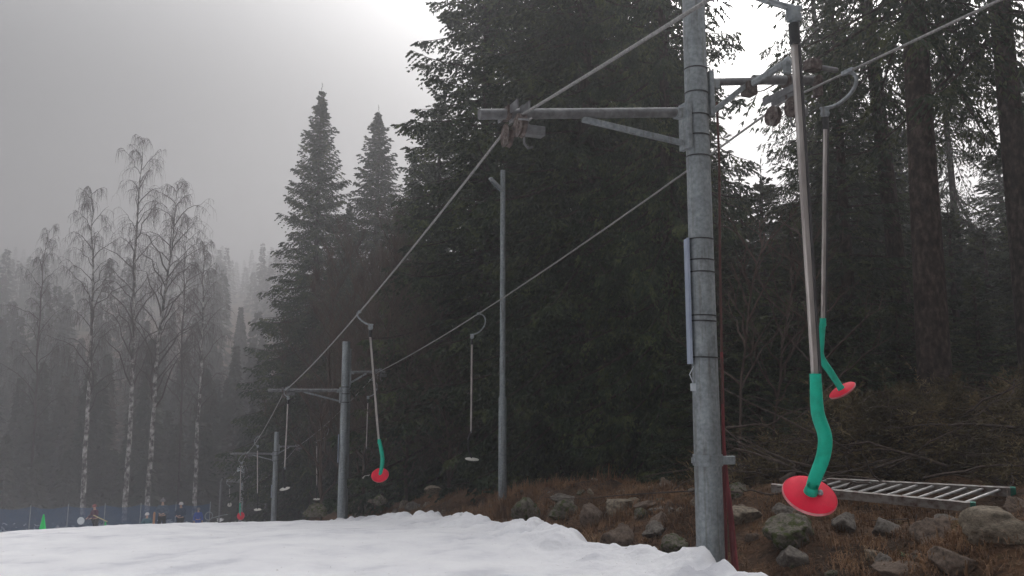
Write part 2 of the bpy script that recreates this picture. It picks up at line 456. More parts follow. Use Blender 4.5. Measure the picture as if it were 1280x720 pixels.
# snow: rows along the lift, columns measured leftwards from the ragged edge
srow = np.concatenate([np.linspace(-60, 4, 30), np.linspace(4.05, 20, 420), np.linspace(20.1, 44, 200), np.linspace(44.4, 64, 40)])
scol = np.concatenate([np.linspace(0, 1.4, 48), 1.4 + np.linspace(.035, 1, 150) ** 1.35 * 16, np.linspace(18.5, 90, 50)])
SY, SC = np.meshgrid(srow, scol, indexing='ij')
edge_wob = .32 * vnoise(srow * .9, srow * 0, 21) + .22 * vnoise(srow * 2.7, srow * 0, 22) + .10 * vnoise(srow * 8.1, srow * 0, 23)
SX = (xedge(srow) + .10 + edge_wob * np.interp(srow, [0, 7, 30], [.6, .8, 1.3]))[:, None] - SC
SX = SX + .05 * vnoise(SX * 7, SY * 7, 30) * np.exp(-SC * 2)
SZ = snow_base(SX, SY) - .13 * sm(9, 14, SY) + .085 * np.exp(-((SX + 6.0) / 3.2) ** 2) * sm(8, 14, SY) * (1 - sm(20, 30, SY))
gro = .018 * vnoise(SX * .5, SY * 5.2, 71) + .022 * np.abs(fbm(SX + .4 * SY, SY * .9, 1.4, 3, 75))
lumps = .125 * np.abs(fbm(SX, SY, 2.2, 4, 41)) * 2 * np.exp(-(SC / 1.1) ** 2) + .09 * np.exp(-((SC - .35) / .45) ** 2)
lumps = lumps + .05 * fbm(SX, SY, 5.5, 3, 47) * np.exp(-(SC / .8) ** 2)
soft = .075 * fbm(SX, SY, .55, 3, 51) * sm(.5, 2, SC) + .030 * fbm(SX, SY * .6, 2.4, 3, 61) + .012 * fbm(SX, SY, 9, 2, 65) - gro
fall = -.75 * (1 - np.sqrt(np.clip(1 - (1 - np.clip(SC / .32, 0, 1)) ** 2, 0, 1)))
SZ = SZ + lumps + soft * (1 - .0 * SC) + fall
Vs = np.stack([SX, SY, SZ], -1).reshape(-1, 3)
nr, nc = SX.shape
ii = (np.arange(nr - 1)[:, None] * nc + np.arange(nc - 1)[None, :]).ravel()
Fs = np.stack([ii, ii + nc, ii + nc + 1, ii + 1], 1)[:, ::-1]
sn = sheet('snow', Vs, Fs, 'snow'); tag(sn, kind='structure')

def debris():
    rs = np.random.RandomState(91); m_ = MB(); Nn = 1500
    ri = rs.randint(40, nr - 200, Nn); ci = np.clip((rs.rand(Nn) ** 1.8 * 150).astype(int) + 8, 0, nc - 1)
    b = np.stack([SX[ri, ci], SY[ri, ci], SZ[ri, ci] + .006], 1)
    a = rs.rand(Nn) * 6.28; d = np.stack([np.cos(a), np.sin(a), rs.normal(.1, .12, Nn)], 1); w_ = np.stack([-np.sin(a), np.cos(a), np.zeros(Nn)], 1)
    L = rs.uniform(.008, .022, Nn) * np.where(rs.rand(Nn) < .05, 3, 1)
    m_.quads(np.stack([b, b + d * (L * .5)[:, None] + w_ * .0022, b + d * L[:, None], b + d * (L * .5)[:, None] - w_ * .0022], 1))
    tag(m_.build('needle_litter', 'litter', smooth=False), 'dark needles and bits of bark sprinkled on the snow', 'litter', kind='stuff')
# ------------------------------------------------------------------ spruce generator
def sprig_quads(b, d, w):
    mid = b + d * .45
    return np.stack([b, mid + w, b + d, mid - w], 1)

def spruce(seed, H, R, base=.6, spacing=.42, per=6, sc=1.0, droop=.35, wobk=.4, thin=1.0, r0=None, wood=True, pw=.85, ragged=.3, sw=1.15):
    rs = np.random.RandomState(seed)
    crown, trunk = MB(), MB()
    r0 = r0 or H * .0125 + .05
    nseg = 14
    wob = rs.normal(0, .02, (nseg + 1, 2)).cumsum(0) * wobk
    tp = [V3(wob[i][0] * i / nseg, wob[i][1] * i / nseg, -.4 + (H + .4) * i / nseg) for i in range(nseg + 1)]
    tr = [r0 * (1.25 if i == 0 else 1) * (1 - i / nseg) ** .85 + .012 for i in range(nseg + 1)]
    trunk.tube(tp, tr, 12)
    z = base
    limbs = []; lr = []
    while z < H - .15:
        t = (z - base) / (H - base)
        Lm = R * ((1 - t) ** pw) * (.75 + .25 * min(1, t * 6 + .3)) + .05
        nb = max(4, int(per * (1 - .25 * t)))
        ph0 = rs.rand() * 6.28
        for k in range(nb):
            if rs.rand() > thin: continue
            L = Lm * (1 - ragged + ragged * 1.6 * rs.rand())
            zb = z + rs.uniform(-.5, .5) * spacing
            ph = ph0 + 6.283 * k / nb + rs.normal(0, .22)
            e0 = radians(np.interp(t, [0, .5, .85, 1], [-8, 4, 25, 52])) + rs.normal(0, .1)
            sag = droop * np.interp(t, [0, .6, 1], [1, .7, .1])
            hd = V3(cos(ph), sin(ph), 0); sd = V3(-sin(ph), cos(ph), 0)
            kk = np.linspace(0, 1, 6)
            def axis(s):
                return (hd[None] * (L * s * cos(e0))[:, None] + sd[None] * (L * .08 * sin(k * 3.1 + seed) * s * s)[:, None]
                        + V3(0, 0, 1)[None] * (L * (sin(e0) * s - sag * s ** 1.7 + .55 * sag * s ** 3.2))[:, None] + V3(0, 0, zb)[None])
            ax = axis(kk); limbs.append(ax); lr.append(np.linspace(.012 + .010 * L, .004, 6))
            ntw = max(4, int(L * 6.2 / sc))
            s = np.linspace(.12, .99, ntw) + rs.uniform(-.02, .02, ntw); s = np.clip(s, .05, 1)
            pb = axis(s); tang = axis(np.clip(s + .03, 0, 1.03)) - axis(s); tang /= np.linalg.norm(tang, axis=1, keepdims=True)
            for side in (-1, 1):
                tl = (.06 + .14 * min(1, L / 1.3) + .34 * L * (1 - s) ** .75 * (.35 + .65 * np.minimum(1, s * 4))) * rs.uniform(.6, 1.25, ntw)
                tl = np.minimum(tl, .95)
                hang = rs.uniform(.25, .9, ntw) * (.5 + droop * 1.6)
                tdir = tang * .72 + sd[None] * side * .75 + V3(0, 0, -1)[None] * hang[:, None] * .7
                tdir /= np.linalg.norm(tdir, axis=1, keepdims=True)
                m = max(3, int(5.5 / sc))
                q = np.linspace(.12, 1, m)
                Pq = pb[:, None] + tdir[:, None] * (tl[:, None] * q[None])[..., None] + V3(0, 0, -1) * ((tl[:, None] * q[None]) ** 2 * .35)[..., None]
                for sgn in (-1, 0, 1):
                    dd = tdir[:, None] + sgn * .75 * np.cross(tdir, V3(0, 0, 1)[None])[:, None] + rs.normal(0, .25, (ntw, m, 3)) + V3(0, 0, -.18)
                    dd /= np.linalg.norm(dd, axis=2, keepdims=True)
                    ln = .135 * sc * rs.uniform(.7, 1.3, (ntw, m)) * (1.15 - .3 * q)[None] * min(1, .45 + L)
                    w = np.cross(dd, rs.normal(0, 1, (ntw, m, 3))); w /= np.linalg.norm(w, axis=2, keepdims=True) + 1e-9
                    w = w * (.015 * sc * sw)
                    crown.quads(sprig_quads(Pq.reshape(-1, 3), (dd * ln[..., None]).reshape(-1, 3), w.reshape(-1, 3)))
        z += spacing * rs.uniform(.8, 1.2) * (1 - .35 * t)
    # leader
    d = rs.normal(0, .3, (26, 3)); d[:, 2] = .8; d /= np.linalg.norm(d, axis=1, keepdims=True)
    b = np.zeros((26, 3)); b[:, 2] = np.linspace(H - .7, H + .35, 26)
    w = np.cross(d, rs.normal(0, 1, (26, 3))); w /= np.linalg.norm(w, axis=1, keepdims=True)
    crown.quads(sprig_quads(b, d * .13, w * .014))
    if wood and limbs:
        trunk.tubes(np.array(limbs), np.array(lr), 4)
    return trunk, crown

def make_spruce(name, label, group=None, cat='spruce', **k):
    t, c = spruce(**k)
    root = empty(name, (0, 0, 0), label, cat, group)
    t.build('trunk', 'bark', root); c.build('crown', 'needles', root, smooth=False)
    return root

debris()
BIG = make_spruce('spruce_tree', 'tall dark spruce with ragged drooping left edge, behind the slim lamp post', seed=3, H=20, R=3.9, base=.5, spacing=.47, per=9, droop=.62, sw=2.0, pw=.62, ragged=.5)
BIG2 = make_spruce('spruce_tree', 'tallest dark spruce, filling the middle just left of the near pylon', seed=8, H=22, R=3.7, base=.4, spacing=.48, per=9, droop=.70, sw=2.0, pw=.68, ragged=.5)
SLIM = make_spruce('spruce_tree', 'slender airy spruce with bright sky in its gaps, right of the hanging bars', seed=14, H=12, R=2.5, base=.6, spacing=.33, per=7, droop=.32, thin=.95, ragged=.5)
YOUNG = make_spruce('young_spruce', 'young spruce', seed=21, H=6, R=1.5, base=.15, spacing=.26, per=6, droop=.15, thin=.95, sc=.9, ragged=.4)
OLD = make_spruce('mature_spruce', 'mature spruce', seed=29, H=21, R=3.0, base=7.9, spacing=.45, per=6, droop=.95, wobk=.1, thin=.8, r0=.235, ragged=.4)

FIR = make_spruce('spruce_tree', 'foggy spruce', seed=41, H=20, R=4.9, base=.5, spacing=.34, per=8, droop=.42, sw=1.8, pw=.90, ragged=.42)
def at_px(px, Y, pyref=560):
    x, _ = XZ(px, pyref); return x * Y, Y

def put(root, px, Y, H=None, H0=1, rz=0, label=None, group=None, first=False, sxy=1.0, sink=.1):
    x, y = at_px(px, Y); s = (H / H0) if H else 1
    loc = (x, y, gz(x, y) - sink)
    if first:
        root.location = loc; root.rotation_euler = (0, 0, rz); root.scale = (s * sxy, s * sxy, s)
        if label: root['label'] = label
        if group: root['group'] = group
        return root
    return copy_tree(root, loc, rz, (s * sxy, s * sxy, s), label, group)

put(BIG, 606, 28, 24.5, 20, .4, first=True, sxy=.95)
put(BIG2, 738, 20.5, 23, 22, 1.1, first=True, sxy=.95)
put(BIG, 842, 17.5, 19, 20, 2.7, 'dark spruce directly behind the near pylon, its branches reaching right into the white sky', sxy=.62)
put(BIG2, 668, 31, 24, 22, 2.0, 'dark spruce deep behind the lift arm end, between two nearer spruces')
put(BIG, 545, 36, 19, 20, 3.5, 'hazy spruce half hidden behind the ragged dark spruce left edge')
# the two fogged spruces and their neighbours
zt = P(388, 112, 47)[2]; x_, y_ = at_px(388, 47)
put(FIR, 388, 47, zt - gz(x_, y_), 20, .3, 'foggy free-standing spruce with the highest pointed tip left of the forest', first=True, sxy=.84)
zt = P(464, 140, 51)[2]; x_, y_ = at_px(464, 51)
put(FIR, 464, 51, zt - gz(x_, y_), 20, 1.9, 'fog-paled spruce just right of the highest foggy spruce', sxy=1.02)
put(FIR, 428, 55, 21.5, 20, 4.4, 'palest short spruce wedged between the two tall foggy spruces', sxy=.75)
put(FIR, 352, 61, 12.5, 20, 5.2, 'low foggy spruce at the left foot of the highest foggy spruce', sxy=1.0)
put(BIG2, 512, 45, 20, 22, 3.9, 'fogged spruce between the second foggy spruce and the dark forest edge')
# right side
put(SLIM, 1072, 17, 11.2, 12, .5, first=True)
put(OLD, 1173, 12.6, 21, 21, .9, 'thick rough-barked spruce trunk, widest of the bare trunks behind the brush pile', first=True, sink=.05, sxy=1.12)
put(OLD, 1150, 16.5, 22, 21, 2.3, 'thinner dark spruce trunk just left of the widest bare trunk', sxy=.85)
put(OLD, 1302, 13.6, 21, 21, 4.0, 'dark bare-trunked spruce at the right edge of the photo')
put(OLD, 1078, 27, 22, 21, 3.1, 'straight spruce trunk deep in the forest behind the slender airy spruce', sxy=.9)
put(OLD, 1222, 25, 20, 21, 1.4, 'straight spruce trunk deep in the forest between the two thick trunks', sxy=.75)
for o in bpy.data.objects:
    if o.name.startswith('mature_spruce'): o.rotation_euler[1] = .05
YP = [(905, 15.5, 5.2), (936, 19, 7.0), (966, 22, 8.6), (1002, 16.5, 5.6), (1035, 20, 7.4), (1102, 20, 6.6), (1140, 22, 7.2), (1206, 17.5, 6.0), (1248, 19, 6.1),
      (1180, 14.6, 3.4), (1086, 13.6, 3.0), (1232, 15.2, 3.9), (1290, 16, 5.2), (872, 14.2, 3.8), (950, 14.6, 3.2), (1020, 13.4, 2.6), (1130, 14.6, 3.2)]
YL = {936: 'young spruce showing against the white sky right of the near pylon', 966: 'taller young spruce behind the second lift arm sheaves',
      1206: 'young spruce with bare upper twigs in the gap between the two thick trunks', 1248: 'young spruce beside the right edge trunk, against misty sky',
      1180: 'low bushy spruce at the foot of the widest bare trunk'}
for i, (px, Y, h) in enumerate(YP):
    lb = YL.get(px); gr = None
    if lb is None: lb = 'young dark spruce in the shaded thicket behind the brush pile'; gr = 'young spruces behind the brush pile'
    put(YOUNG, px, Y, h, 6, i * 1.7, lb, gr, first=(i == 0), sxy=1.05)
BP = [(900, 27, 11.5), (935, 33, 11.5), (975, 29, 10), (1040, 29, 13), (1085, 34, 15), (1110, 27, 13), (1150, 30, 14), (1178, 34, 11.5), (1210, 33, 10.5), (1240, 27, 9.0), (1275, 28, 12), (1325, 22, 12), (860, 30, 17), (985, 24, 8.2), (1130, 25, 11), (1190, 24, 8.2), (1222, 38, 12), (1020, 37, 14), (790, 27, 21), (700, 27, 20), (640, 44, 19), (580, 48, 15), (830, 36, 22), (745, 34, 24)]
for i, (px, Y, h) in enumerate(BP):
    put(SLIM, px, Y, h, 12, 1 + i * 2.1, 'dark spruce deep inside the forest interior', 'spruces inside the dark forest', sxy=1.35)

# ------------------------------------------------------------------ bare trees
def bare_tree(seed, H, r0, frm, spread, n, elev=55, pend=1.2, sub=9, tw=6, wob=.25, twr=.0065, up=False):
    rs = np.random.RandomState(seed); trunk, br = MB(), MB()
    K = 16
    off = rs.normal(0, wob, (K + 1, 2)).cumsum(0) * .5; lean = rs.normal(0, .25, 2)
    tp = np.array([[off[i][0] * i / K + lean[0] * (i / K) ** 2, off[i][1] * i / K + lean[1] * (i / K) ** 2, -.4 + (H + .4) * i / K] for i in range(K + 1)])
    trunk.tube(tp, [r0 * (1.15 if i == 0 else 1) * (1 - i / K) ** .8 + .008 for i in range(K + 1)], 9)
    P1, R1, P2, R2, P3, R3 = [], [], [], [], [], []
    for b in range(n):
        t = frm + (1 - frm) * (b + rs.rand()) / n; t = min(t, .985)
        p0 = np.array([np.interp(t * H, tp[:, 2], tp[:, j]) for j in (0, 1)] + [t * H])
        L = spread * ((1 - t) / (1 - frm)) ** .55 * rs.uniform(.55, 1.1) + .5
        ph = b * 2.4 + rs.normal(0, .4); e = radians(elev) + rs.normal(0, .14)
        hd = V3(cos(ph), sin(ph), 0)
        s = np.linspace(0, 1, 7)
        bend = rs.uniform(.2, .95)
        ax = p0 + hd * (L * cos(e) * (s + .35 * s * s))[:, None] + V3(0, 0, 1) * (L * (sin(e) * s - bend * .42 * s ** 2.6 * (0 if up else 1)))[:, None]
        ax[1:-1] += rs.normal(0, .03 * L, (5, 3)) * .6
        P1.append(ax); R1.append(np.linspace(.010 + .010 * L, .006, 7))
        for k in range(sub):
            ss = rs.uniform(.22, 1.0); q0 = np.array([np.interp(ss, s, ax[:, j]) for j in range(3)])
            ph2 = ph + rs.normal(0, 1.0); L2 = L * rs.uniform(.18, .45) * (1.25 - .6 * ss) + .15
            e2 = rs.uniform(-.1, .9) if not up else rs.uniform(.5, 1.2)
            h2 = V3(cos(ph2), sin(ph2), 0); s2 = np.linspace(0, 1, 5)
            a2 = q0 + h2 * (L2 * cos(e2) * s2)[:, None] + V3(0, 0, 1) * (L2 * (sin(e2) * s2 - (.75 * s2 ** 2.2 if not up else 0)))[:, None]
            P2.append(a2); R2.append(np.linspace(.008, .004, 5))
            for m in range(tw):
                s3 = rs.uniform(.25, 1); w0 = np.array([np.interp(s3, s2, a2[:, j]) for j in range(3)])
                ph3 = rs.uniform(0, 6.28); L3 = pend * rs.uniform(.35, 1.1)
                q = np.linspace(0, 1, 4)
                if up: d3 = V3(cos(ph3) * .5, sin(ph3) * .5, 1.0); a3 = w0 + d3 * (L3 * q)[:, None]
                else:
                    d3 = V3(cos(ph3), sin(ph3), 0)
                    a3 = w0 + d3 * (L3 * .30 * (1 - (1 - q) ** 2))[:, None] + V3(0, 0, -1) * (L3 * (q ** 1.6 - .15 * q))[:, None]
                P3.append(a3); R3.append(np.linspace(twr, twr * .5, 4))
    br.tubes(np.array(P1), np.array(R1), 4); br.tubes(np.array(P2), np.array(R2), 3); br.tubes(np.array(P3), np.array(R3), 3)
    return trunk, br

def place_bare(name, label, cat, px, Y, topy, group=None, bark='birch', twig='twig', rz=0, **k):
    x, y = at_px(px, Y, 640); z0 = gz(x, y); H = P(px, topy, Y)[2] - z0
    t, b = bare_tree(H=H, **k)
    root = empty(name, (x, y, z0), label, cat, group); root.rotation_euler = (0, 0, rz)
    t.build('trunk', bark, root); b.build('crown', twig, root, smooth=False)
    return root

BK = dict(r0=.165, frm=.34, spread=4.0, n=36, elev=61, pend=1.0, sub=9, tw=5, twr=.0075)
place_bare('birch_tree', 'leftmost of the three pale birches, white trunk behind the round disc on the net', 'birch', 104, 52, 232, seed=2, **BK)
place_bare('birch_tree', 'tallest birch, its thin top rising highest in the fog', 'birch', 155, 52, 172, seed=5, rz=1.0, **{**BK, 'spread': 5.0})
place_bare('birch_tree', 'birch with leaning trunk right of the tallest birch, behind the crouching figure', 'birch', 183, 50, 232, seed=11, rz=.6, **{**BK, 'spread': 5.4, 'n': 42, 'wob': .35})
place_bare('birch_tree', 'faint slender birch behind the small blue figure, rightmost of the birches', 'birch', 243, 58, 300, seed=17, rz=2.0, **{**BK, 'spread': 3.4, 'r0': .16, 'n': 30})
place_bare('birch_tree', 'faint short grey-stemmed birch at far left above the green cone', 'birch', 36, 62, 285, bark='twig', seed=23, **{**BK, 'r0': .10, 'n': 30})
place_bare('birch_tree', 'faded drooping birch in the fog just right of the leaning white trunk', 'birch', 222, 63, 270, bark='twig', seed=31, **{**BK, 'r0': .10, 'n': 34})
SB = [(402, 30, 330), (428, 33, 300), (452, 29, 345), (478, 27, 330), (508, 26, 380), (536, 28, 360), (560, 25, 430), (395, 45, 430), (495, 36, 290), (455, 44, 330)]
shrub0 = None
for i, (px, Y, ty) in enumerate(SB):
    x, y = at_px(px, Y, 620); H = P(px, ty, Y)[2] - gz(x, y)
    if i < 3:
        s0 = place_bare('bare_shrub', 'bare brown-twigged shrub in the thicket behind the second pylon', 'shrub', px, Y, ty, 'bare shrubs along the forest edge', 'shrubtwig', 'shrubtwig',
                        seed=50 + i, r0=.05, frm=.08, spread=2.6, n=26, elev=62, pend=.75, sub=8, tw=6, up=True, twr=.006)
        s0['H'] = H
        if i == 0: shrubs = []
        shrubs.append((s0, H))
    else:
        r, H0 = shrubs[i % 3]
        c = copy_tree(r, (x, y, gz(x, y)), i * 1.3, (1, 1, H / H0), None, 'bare shrubs along the forest edge')
for o in bpy.data.objects:
    if 'H' in o: del o['H']
# saplings in the shade at right
for i, (px, Y, ty, lb) in enumerate([(1044, 12.2, 300, 'thin pale-stemmed sapling right behind the rear green hanger'), (925, 12.6, 300, 'thin bare sapling just right of the near pylon and red cables'),
                                 (968, 13.5, 360, 'leaning bare sapling left of the near hanging bar')]):
    place_bare('bare_sapling', lb, 'sapling', px, Y, ty, None, 'shrubtwig', 'shrubtwig', seed=70 + i, r0=.018, frm=.35, spread=.8, n=12, elev=50, pend=.3, sub=4, tw=3, up=True, twr=.003, wob=.05)

# ------------------------------------------------------------------ far forest (one mass)
def far_forest():
    rs = np.random.RandomState(77); mb = MB()
    def lowtree(x, y, z, H, R, nb, sc):
        t = np.sort(rs.rand(nb)) ** .85
        rad = R * (1 - t) ** .85 * rs.uniform(.25, 1.1, nb)
        ph = rs.rand(nb) * 6.283
        b = np.stack([x + np.cos(ph) * rad * .45, y + np.sin(ph) * rad * .45, z + H * (.02 + .96 * t)], 1)
        d = np.stack([np.cos(ph), np.sin(ph), rs.uniform(-.7, .05, nb)], 1) * (sc * (.35 + .65 * (1 - t)))[:, None] * rs.uniform(.6, 1.2, nb)[:, None]
        w = np.cross(d, rs.normal(0, 1, (nb, 3))); w /= np.linalg.norm(w, axis=1, keepdims=True) + 1e-9
        mb.quads(sprig_quads(b, d, w * (sc * .17)))
        mb.tubes(np.array([[[x, y, z - .5], [x, y, z + H]]]), np.array([[.16, .02]]), 4)
    # front row behind the birches
    for i in range(200):
        y = rs.uniform(64, 112); x = rs.uniform(-.92, .15) * y
        H = rs.uniform(9, 15)
        lowtree(x, y, gz(x, y), H, rs.uniform(2.0, 3.2), 1100, 1.0)
    for i in range(60):
        y = rs.uniform(59, 67); x = rs.uniform(-60, -15)
        lowtree(x, y, gz(x, y), rs.uniform(4, 9), rs.uniform(1.6, 2.6), 700, .8)
    for i in range(760):
        y = 105 + rs.rand() ** .8 * 285; x = rs.uniform(-.85, .95) * y
        lowtree(x, y, gz(x, y), rs.uniform(11, 20), rs.uniform(2.2, 3.4), 260, 1.9)
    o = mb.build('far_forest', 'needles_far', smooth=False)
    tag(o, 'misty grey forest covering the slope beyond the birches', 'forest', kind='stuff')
far_forest()

# ------------------------------------------------------------------ lift
PY = [(1.80, 7.5), (-4.965, 24.0), (-11.73, 40.5)]     # pylon feet
LD = V3(-.379, .925, 0)                                 # down the line
PR = V3(.925, .379, 0)                                  # across the line, to the right
def elev_z(py, Y, px=640): return P(px, py, Y)[2]

def sheave_assembly(root, name, c, side):
    """rocker with two grooved wheels carrying the rope; c = rope point"""
    c = V3(*c)
    b = MB()
    b.box(c + V3(0, 0, .07) + PR * .055, (.46, .012, .075), LD)
    b.box(c + V3(0, 0, .07) - PR * .055, (.46, .012, .075), LD)
    b.box(c + V3(0, 0, .02) + PR * .10, (.07, .07, .24), LD)
    b.box(c + V3(0, 0, -.08) + PR * .19, (.10, .19, .085), LD)
    b.tube([c + PR * .10 + V3(0, 0, -.05), c + PR * .10 + V3(0, 0, -.20), c + PR * .14 + V3(0, 0, -.24), c + PR * .18 + V3(0, 0, -.225)], .012, 6)
    b.tube([c - LD * .25 - PR * .06 + V3(0, 0, -.08), c - LD * .34 + V3(0, 0, -.11), c - LD * .25 + PR * .06 + V3(0, 0, -.06)], .009, 6)
    sa = b.build(name, 'galv_dark', root)
    for sgn in (-1, 1):
        w = MB()
        w.lathe([(.0, -.03), (.03, -.03), (.035, -.02), (.085, -.018), (.105, -.026), (.092, 0), (.105, .026), (.085, .018), (.035, .02), (.03, .03), (0, .03)], c + LD * .15 * sgn + V3(0, 0, -.098), PR, 24)
        w.build('sheave_wheel', 'rust', sa)
    return sa

labels_p = ['nearest galvanized steel lift pylon with two arms, standing in the snow edge',
            'second lift pylon, mid-distance, between the red puck hanger and the grey puck hanger',
            'third and farthest lift pylon, in the fog before the bottom station']
arm_y = [(143, 100), (488, 465), (567, 558)]
sheaveL = [(1.93, 1.06), (1.75, .95), (1.4, 1.0)]
armL = [(2.25, 1.45), (2.2, 1.2), (2.15, 1.2)]
top_y = [-62, 427, 540]
rope1, rope2 = [], []
for i, (x, y) in enumerate(PY):
    zg = sz(x, y) - .3
    root = empty('lift_pylon', (0, 0, 0), labels_p[i], 'lift pylon', 'lift pylons down the slope')
    root.location = (x, y, zg)
    O = V3(x, y, 0)
    zt = elev_z(top_y[i], y, 868 if i == 0 else 640)
    parts = []
    m = MB(); rb, rt = (.128, .106) if i == 0 else (.135, .115)
    zz = np.linspace(zg, zt, 10); m.tube([V3(x, y, q) for q in zz], list(np.linspace(rb, rt, 10)), 32)
    parts.append(m.build('pole', 'galv'))
    zl = elev_z(arm_y[i][0], y); zr = elev_z(arm_y[i][1], y)
    for side, z, La, Ls in ((-1, zl, armL[i][0], sheaveL[i][0]), (1, zr, armL[i][1], sheaveL[i][1])):
        D = PR * side
        # left arm drops slightly outwards as in the photo
        dz = elev_z(arm_y[i][0 if side < 0 else 1], (O + D * La)[1]) - z
        m = MB(); m.tube([O + D * .15 + V3(0, 0, z), O + D * La + V3(0, 0, z + dz)], .038 if side > 0 else .047, 16)
        parts.append(m.build('crossarm', 'galv_dark'))
        m = MB()
        m.box(O + D * .135 + V3(0, 0, z - .14), (.05, .16, .46), D)
        m.box(O + D * .19 + V3(0, 0, z - .02), (.12, .10, .09), D)
        parts.append(m.build('bracket', 'galv'))
        bl = .62 if side > 0 else 1.25
        if i > 0 and side < 0: bl = 1.2
        p0 = O + D * .17 + V3(0, 0, z - .31); p1 = O + D * bl + V3(0, 0, z - .045 + dz * bl / La)
        m = MB(); dv = p1 - p0; m.box((p0 + p1) / 2, (np.linalg.norm(dv), .045, .05), dv, np.cross((0, 0, 1), D))
        parts.append(m.build('brace', 'galv'))
        rp = O + D * Ls + V3(0, 0, z + dz * Ls / La - .02)
        if i == 0 and side < 0:
            rp[2] = elev_z(150, rp[1])
        if i == 0 and side > 0:
            rp[2] = elev_z(128, rp[1])
        if i == 0 and side > 0:
            # offset yoke of the right arm: tilted tube, clamp and rusty block
            m = MB(); a = O + D * .62 + V3(0, 0, z + .02); b2 = V3(*P(986, 76, 7.45))
            m.tube([a, b2], .036, 14); m.tube([b2 - (b2 - a) * .06, b2 + (b2 - a) * .04], .044, 14)
            m.box(b2 + V3(-.02, 0, -.07), (.07, .05, .12), D)
            parts.append(m.build('yoke_tube', 'galv'))
            for cc, ss in ((P(1016, 82, 7.9), (.15, .12, .11)), (O + D * .64 + V3(0, 0, z), (.12, .13, .13)), (P(1022, 108, 8.0), (.05, .1, .22))):
                m = MB(); m.box(cc, ss, D); parts.append(m.build('clamp_block', 'rust'))
            m = MB(); m.tube([P(1022, 84, 7.9), P(1046, 88, 7.95)], .028, 12); parts.append(m.build('yoke_bar', 'galv_dark'))
            m = MB(); m.tube([O + D * .7 + V3(0, 0, z + dz * .5), O + D * 1.5 + V3(0, 0, z + dz)], .050, 14)
            parts.append(m.build('yoke_sleeve', 'galv_dark'))
        sa = sheave_assembly(None, 'sheave_assembly', rp, side); parts.append(sa)
        m = MB(); hp = O + D * (Ls + .06) + V3(0, 0, z + dz * Ls / La)
        m.tube([hp + V3(0, 0, .06), rp + PR * .06 + V3(0, 0, .02)], .02, 8)
        m.box(hp, (.04, .12, .12), D)
        parts.append(m.build('hanger_plate', 'rust'))
        (rope1 if side < 0 else rope2).append(rp)
    bands = [88, 118, 146, 171, 197, 300, 326, 341, 395, 402, 447] if i == 0 else []
    for j, by in enumerate(bands):
        m = MB(); zc = elev_z(by, y, 880); r_ = np.interp(zc, [zg, zt], [rb, rt]) + .002
        m.lathe([(r_, -.006), (r_ + .005, -.006), (r_ + .005, .006), (r_, .006)], (x, y, zc), (.03, .0, 1), 32)
        parts.append(m.build('strap_band', 'strap'))
    if i > 0:
        for dzb in (.1, -.1, -.35):
            m = MB(); zc = zl + dzb; r_ = np.interp(zc, [zg, zt], [rb, rt]) + .002
            m.lathe([(r_, -.012), (r_ + .006, -.012), (r_ + .006, .012), (r_, .012)], (x, y, zc), (0, 0, 1), 24)
            parts.append(m.build('strap_band', 'strap'))
    # narrow number board seen edge-on, on the left of the pole
    if i == 0: z0, z1 = elev_z(455, y, 864), elev_z(299, y, 861)
    elif i == 1: z0, z1 = elev_z(578, y), elev_z(543, y)
    else: z0, z1 = elev_z(622, y), elev_z(606, y)
    m = MB(); m.box((x - rt - .035, y - .02, (z0 + z1) / 2), (.022, .12, z1 - z0), (1, .06, 0))
    parts.append(m.build('board', 'board'))
    if i == 0:
        m = MB(); m.box(P(867, 484, 7.46), (.05, .05, .07)); m.tube([P(866, 478, 7.46), P(862, 468, 7.46), P(867, 458, 7.46)], .005, 6)
        parts.append(m.build('junction_box', 'disc'))
        m = MB(); zc = elev_z(575, y, 885)
        m.lathe([(rb - .003, -.05), (rb + .008, -.05), (rb + .008, .05), (rb - .003, .05)], (x, y, zc), (0, 0, 1), 32)
        m.box((x + rb + .05, y - .02, zc), (.13, .05, .075), (1, .1, 0)); m.box((x - rb - .015, y - .05, zc), (.03, .04, .05))
        parts.append(m.build('collar_clamp', 'galv'))
    for p in parts:
        p.parent = root; p.matrix_parent_inverse = root.matrix_world.inverted()
        p.matrix_parent_inverse = __import__('mathutils').Matrix.Translation((-x, -y, -zg))

# ropes
def rope_line(pts, name, label, sagk=.0022):
    pts = [V3(*p) for p in pts]; out = []
    for a, b in zip(pts[:-1], pts[1:]):
        n = 14; L = np.linalg.norm(b - a)
        for k in range(n):
            t = k / n; out.append(a + (b - a) * t - V3(0, 0, 1) * sagk * L * L * 4 * t * (1 - t) * .25)
    out.append(pts[-1])
    m = MB(); m.tube(out, .0125, 8)
    o = m.build(name, 'rope'); tag(o, label, 'cable', 'haul rope strands of the lift'); return out

WY = 56.0; WC = V3(XZ(306, 601)[0] * WY, WY, elev_z(601, WY))
wr = 1.2
